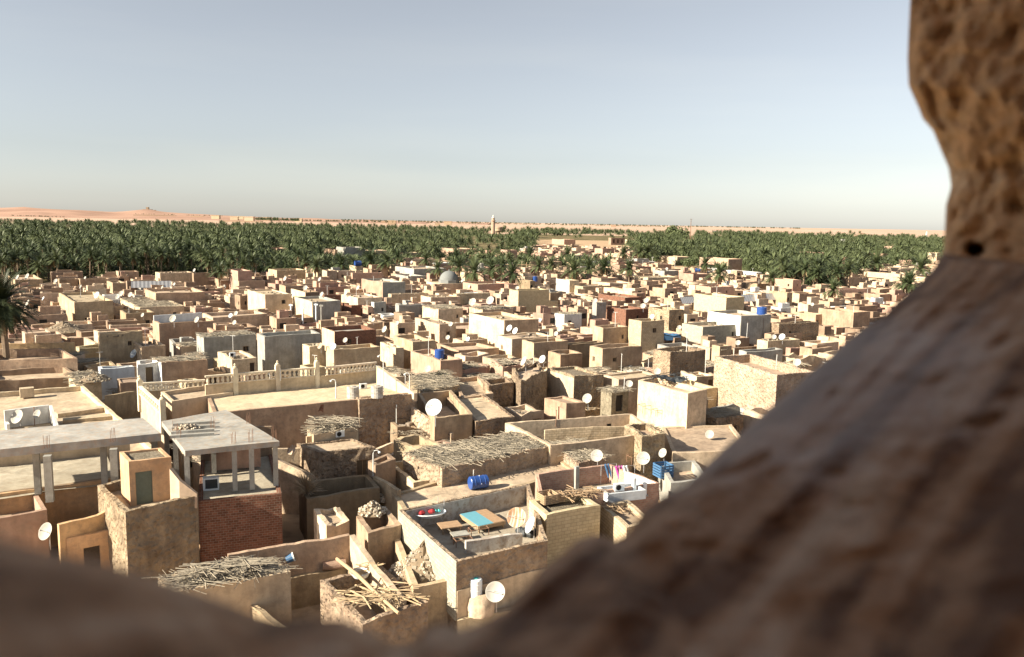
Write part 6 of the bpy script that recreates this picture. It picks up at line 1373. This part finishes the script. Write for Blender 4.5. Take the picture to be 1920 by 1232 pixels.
# green weed on roof
r = stand('weed', 825, 703, 0, 'small bright green weed on the brush roof', 'plant'); mb = MB(); g = random.Random(1)
for k in range(60): p = Vector((g.gauss(0, .35), g.gauss(0, .3), abs(g.gauss(.1, .25)))); a = Vector((g.gauss(0, 1), g.gauss(0, 1), g.gauss(0, 1))).normalized()*.1; b = a.cross(Vector((0, .3, 1))).normalized()*.06; mb.poly([p-a, p-b, p+a, p+b])
mb.build('leaves', 'treeleaf', r); mb = MB(); mb.tube([(0, 0, 0), (0, 0, .3)], .02, 4); mb.build('stem', 'bark', r)
r = stand('dry_bush', 575, 925, 0, 'dark dry bush against the wall by the unfinished house', 'bush'); mb = MB()
for k in range(260): a = g.uniform(0, 6.28); e = g.uniform(.1, 1.4); d = Vector((math.cos(a)*math.cos(e), math.sin(a)*math.cos(e), math.sin(e))); L = g.uniform(.6, 1.7); mb.tube([d*.2, d*L*.6+Vector((0, 0, .1)), d*L], [.03, .02, .008], 3, cap=False)
mb.build('twigs', 'twig', r)
flush()
# ------------------------------------------------------------------ foreground: the ruined opening in the thick earthen wall
CON = [(1712, -160, 1.32), (1706, -60, 1.3), (1705, 0, 1.3), (1702, 60, 1.28), (1700, 110, 1.27), (1702, 160, 1.25), (1722, 205, 1.25), (1728, 222, 1.25), (1748, 245, 1.24), (1762, 280, 1.24), (1777, 315, 1.24), (1782, 350, 1.23), (1772, 385, 1.22), (1770, 430, 1.2), (1768, 468, 1.18), (1752, 500, 1.14), (1720, 535, 1.1), (1684, 562, 1.06), (1655, 592, 1.03), (1618, 612, 1.0), (1585, 640, .96), (1555, 668, .93), (1525, 692, .9), (1482, 732, .86), (1440, 765, .82), (1398, 802, .78), (1350, 845, .75), (1312, 882, .72), (1285, 910, .69), (1240, 930, .66), (1205, 955, .64), (1175, 1000, .62), (1150, 1012, .6), (1115, 1000, .59), (1080, 1012, .575), (1050, 1040, .56), (1010, 1068, .545), (985, 1100, .53), (950, 1140, .51), (905, 1165, .5), (860, 1182, .48), (830, 1165, .47), (800, 1172, .46), (770, 1205, .45), (730, 1205, .44), (690, 1178, .43), (640, 1158, .42), (585, 1158, .41), (530, 1162, .405), (480, 1150, .4), (430, 1130, .39), (370, 1108, .38), (300, 1082, .37), (230, 1060, .36), (160, 1045, .35), (90, 1030, .34), (20, 1012, .33), (-60, 985, .32), (-160, 950, .31), (-300, 920, .3), (-450, 900, .3)]
def resample(c, n):
    c = [Vector(p) for p in c]; ln = [0]
    for a, b in zip(c, c[1:]): ln.append(ln[-1]+(a.xy-b.xy).length)
    out = []; j = 0
    for k in range(n):
        t = ln[-1]*k/(n-1)
        while j < len(c)-2 and ln[j+1] < t: j += 1
        out.append(c[j].lerp(c[j+1], (t-ln[j])/max(1e-6, ln[j+1]-ln[j])))
    return out
NR = 520; rs = resample(CON, NR)
NRM = []
for i in range(NR):
    a, b = rs[max(0, i-34)], rs[min(NR-1, i+34)]; d = (b-a).xy.normalized(); NRM.append(Vector((d.y, -d.x)))
def P_(x, y, d): return CP+ray(x, y).normalized()*d
E1 = (P_(1700, 540, 1.1)-P_(1400, 800, .78)).normalized(); E2 = ray(1600, 700).normalized(); E2 = (E2-E1*E2.dot(E1)).normalized(); E3 = E1.cross(E2)
mb = MB(); KF = 120; KB = 8; g = {}
ic = min(range(NR), key=lambda i: (rs[i].x-1768)**2+(rs[i].y-476)**2)
for i in range(NR):
    if i <= ic: NRM[i] = Vector((1, .10*i/ic)).normalized()
    else: t_ = min(1, (i-ic)/90); NRM[i] = (Vector((1, .14)).normalized()*(1-t_)+NRM[i]*t_).normalized()
def wp(px, py, dist): d = ray(px, py).normalized(); return CP+d*dist
for i in range(NR):
    c, n = rs[i], NRM[i]; jamb = i <= ic
    for k in range(-KB, KF+1):
        if k <= 0:
            f = -k/KB; off = 2+f*45; dist = c.z*(1+.45*f)
        else:
            f = k/KF; off = 1050*f**1.35
            if jamb: dist = c.z*(1-.10*min(1, f*3))
            else: dist = max(.16, c.z*(1-.035*min(1, f*14)-.42*min(1, f*1.5)**.8))
        x_, y_ = c.x+n.x*off, c.y+n.y*off
        p = wp(x_, y_, dist); q = p
        a = (.010 if jamb else .016)*nz((q.x, q.y, q.z), 6)+.012*nz((q.x+5, q.y, q.z), 15)+.009*nz((q.x, q.y+3, q.z), 34)+.006*nz((q.x, q.y+7, q.z), 70)
        a += .05*max(0, nz((q.x+3, q.y, q.z), 26)-.38)
        if jamb: a *= .75
        if not jamb: a = a*.38+.007*nz((q.dot(E1)*3, q.dot(E2)*9, q.dot(E3)*40), 1)+.006*nz((q.dot(E1)*5, q.dot(E2)*16, q.dot(E3)*75), 1)
        a *= min(1, .25+abs(f)*9)*min(1, dist/.6)
        if k > 0: a += .09*math.exp(-((x_-1828)**2/170+(y_-468)**2/90))
        p = CP+(p-CP)*(1+a*2.0/dist)
        g[i, k] = mb.vert(p-Vector((0, 0, 20)))
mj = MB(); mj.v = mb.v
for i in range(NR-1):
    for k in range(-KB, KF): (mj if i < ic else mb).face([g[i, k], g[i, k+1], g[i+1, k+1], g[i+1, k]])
def P_(x, y, d): return CP+ray(x, y).normalized()*d
def rockmat(name, cols, streak, rim_light=False, spk=1.1):
    m, t, b, N, L = nodes(name); tc = N('ShaderNodeTexCoord')
    n1 = N('ShaderNodeTexNoise'); n1.inputs['Scale'].default_value = 10; n1.inputs['Detail'].default_value = 8; n1.inputs['Roughness'].default_value = .7; L(tc.outputs['Object'], n1.inputs['Vector'])
    r = N('ShaderNodeValToRGB'); e = r.color_ramp.elements; e[0].position = .34; e[0].color = (*cols[0], 1); e[1].position = .70; e[1].color = (*cols[3], 1); x = e.new(.46); x.color = (*cols[1], 1); x = e.new(.58); x.color = (*cols[2], 1)
    cb = N('ShaderNodeCombineXYZ')
    for q, (ax, sc_) in enumerate(((E1, .8), (E2, 5), (E3, 30))):
        dt = N('ShaderNodeVectorMath'); dt.operation = 'DOT_PRODUCT'; L(tc.outputs['Object'], dt.inputs[0]); dt.inputs[1].default_value = ax*sc_; L(dt.outputs['Value'], cb.inputs[q])
    ns = N('ShaderNodeTexNoise'); ns.inputs['Scale'].default_value = 1.6; ns.inputs['Detail'].default_value = 2; L(cb.outputs[0], ns.inputs['Vector'])
    mm = N('ShaderNodeMath'); mm.operation = 'MULTIPLY_ADD'; L(ns.outputs[0], mm.inputs[0]); mm.inputs[1].default_value = streak; L(n1.outputs[0], mm.inputs[2]); m3 = N('ShaderNodeMath'); m3.operation = 'SUBTRACT'; L(mm.outputs[0], m3.inputs[0]); m3.inputs[1].default_value = streak/2
    L(m3.outputs[0], r.inputs[0])
    n2 = N('ShaderNodeTexNoise'); n2.inputs['Scale'].default_value = 50; n2.inputs['Detail'].default_value = 8; n2.inputs['Roughness'].default_value = .7; L(tc.outputs['Object'], n2.inputs['Vector'])
    h = N('ShaderNodeHueSaturation'); L(r.outputs[0], h.inputs['Color']); a = N('ShaderNodeMath'); a.operation = 'MULTIPLY_ADD'; L(n2.outputs[0], a.inputs[0]); a.inputs[1].default_value = spk; a.inputs[2].default_value = 1-spk/2; L(a.outputs[0], h.inputs['Value'])
    out = h.outputs[0]
    if rim_light:   # bluish sky light on the rim, painted into the colour as a ragged patch
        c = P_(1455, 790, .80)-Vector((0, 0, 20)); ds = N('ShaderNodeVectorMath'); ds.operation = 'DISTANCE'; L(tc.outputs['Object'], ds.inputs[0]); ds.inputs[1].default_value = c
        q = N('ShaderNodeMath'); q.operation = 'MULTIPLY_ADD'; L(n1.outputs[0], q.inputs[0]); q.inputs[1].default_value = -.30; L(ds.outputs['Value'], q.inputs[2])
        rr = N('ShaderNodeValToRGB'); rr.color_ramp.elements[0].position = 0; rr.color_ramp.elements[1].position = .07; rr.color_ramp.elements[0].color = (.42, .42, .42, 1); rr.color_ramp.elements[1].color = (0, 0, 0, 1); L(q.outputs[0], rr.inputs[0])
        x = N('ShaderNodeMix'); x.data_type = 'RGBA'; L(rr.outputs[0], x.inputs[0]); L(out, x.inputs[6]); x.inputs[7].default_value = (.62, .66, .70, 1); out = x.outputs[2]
    L(out, b.inputs['Base Color']); b.inputs['Roughness'].default_value = .75; b.inputs['Specular IOR Level'].default_value = .35
    bp = N('ShaderNodeBump'); bp.inputs['Strength'].default_value = .8; bp.inputs['Distance'].default_value = .01; L(n2.outputs[0], bp.inputs['Height']); L(bp.outputs[0], b.inputs['Normal']); MATS[name] = m
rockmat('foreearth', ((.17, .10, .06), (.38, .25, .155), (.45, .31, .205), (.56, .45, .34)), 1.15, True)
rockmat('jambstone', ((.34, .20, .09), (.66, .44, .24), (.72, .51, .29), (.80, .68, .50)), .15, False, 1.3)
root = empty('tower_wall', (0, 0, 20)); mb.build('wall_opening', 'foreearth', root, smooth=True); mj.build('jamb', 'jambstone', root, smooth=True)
tag(root, 'thick crumbling earthen wall framing the view at the right and bottom, out of focus', 'wall')
def slab_(name, c, sz, rz=0): m_ = MB(); m_.box(Vector(c)-Vector((0, 0, 20)), sz, rz); return m_.build(name, 'foreearth', root)
slab_('unseen_back_wall', (0, -2.0, 22.0), (4.6, .4, 3.6)); slab_('unseen_left_wall', (-2.0, -.35, 22.2), (.4, 2.9, 5.0)); slab_('unseen_right_wall', (2.7, -.35, 21.2), (.4, 2.9, 3.0))  # unseen tower walls, added and sized to shade the foreground stone
slab_('floor', (0, -.6, 20.3), (3.9, 2.3, .25)); slab_('tower_body', (.1, -.6, 10.05), (5.0, 2.9, 20.1))
slab_('roof', (.3, -.85, 24.85), (5.2, 2.8, .25)); slab_('unseen_left_jamb', (-1.8, 1.3, 21.6), (1.2, .5, 2.25)); slab_('unseen_left_wall', (-2.0, 1.2, 23.0), (.4, .18, 3.4))  # unseen roof, jamb and wall strip, added to darken the lower foreground
for o in bpy.data.objects:
    if len(str(o.get('label', '')).split()) > 16: print('LONG', o['label'])
slab_('roof', (-1.2, 1.0, 24.85), (2.0, .8, .25))  # unseen extra roof piece, added to cut sky light on the lower left sill
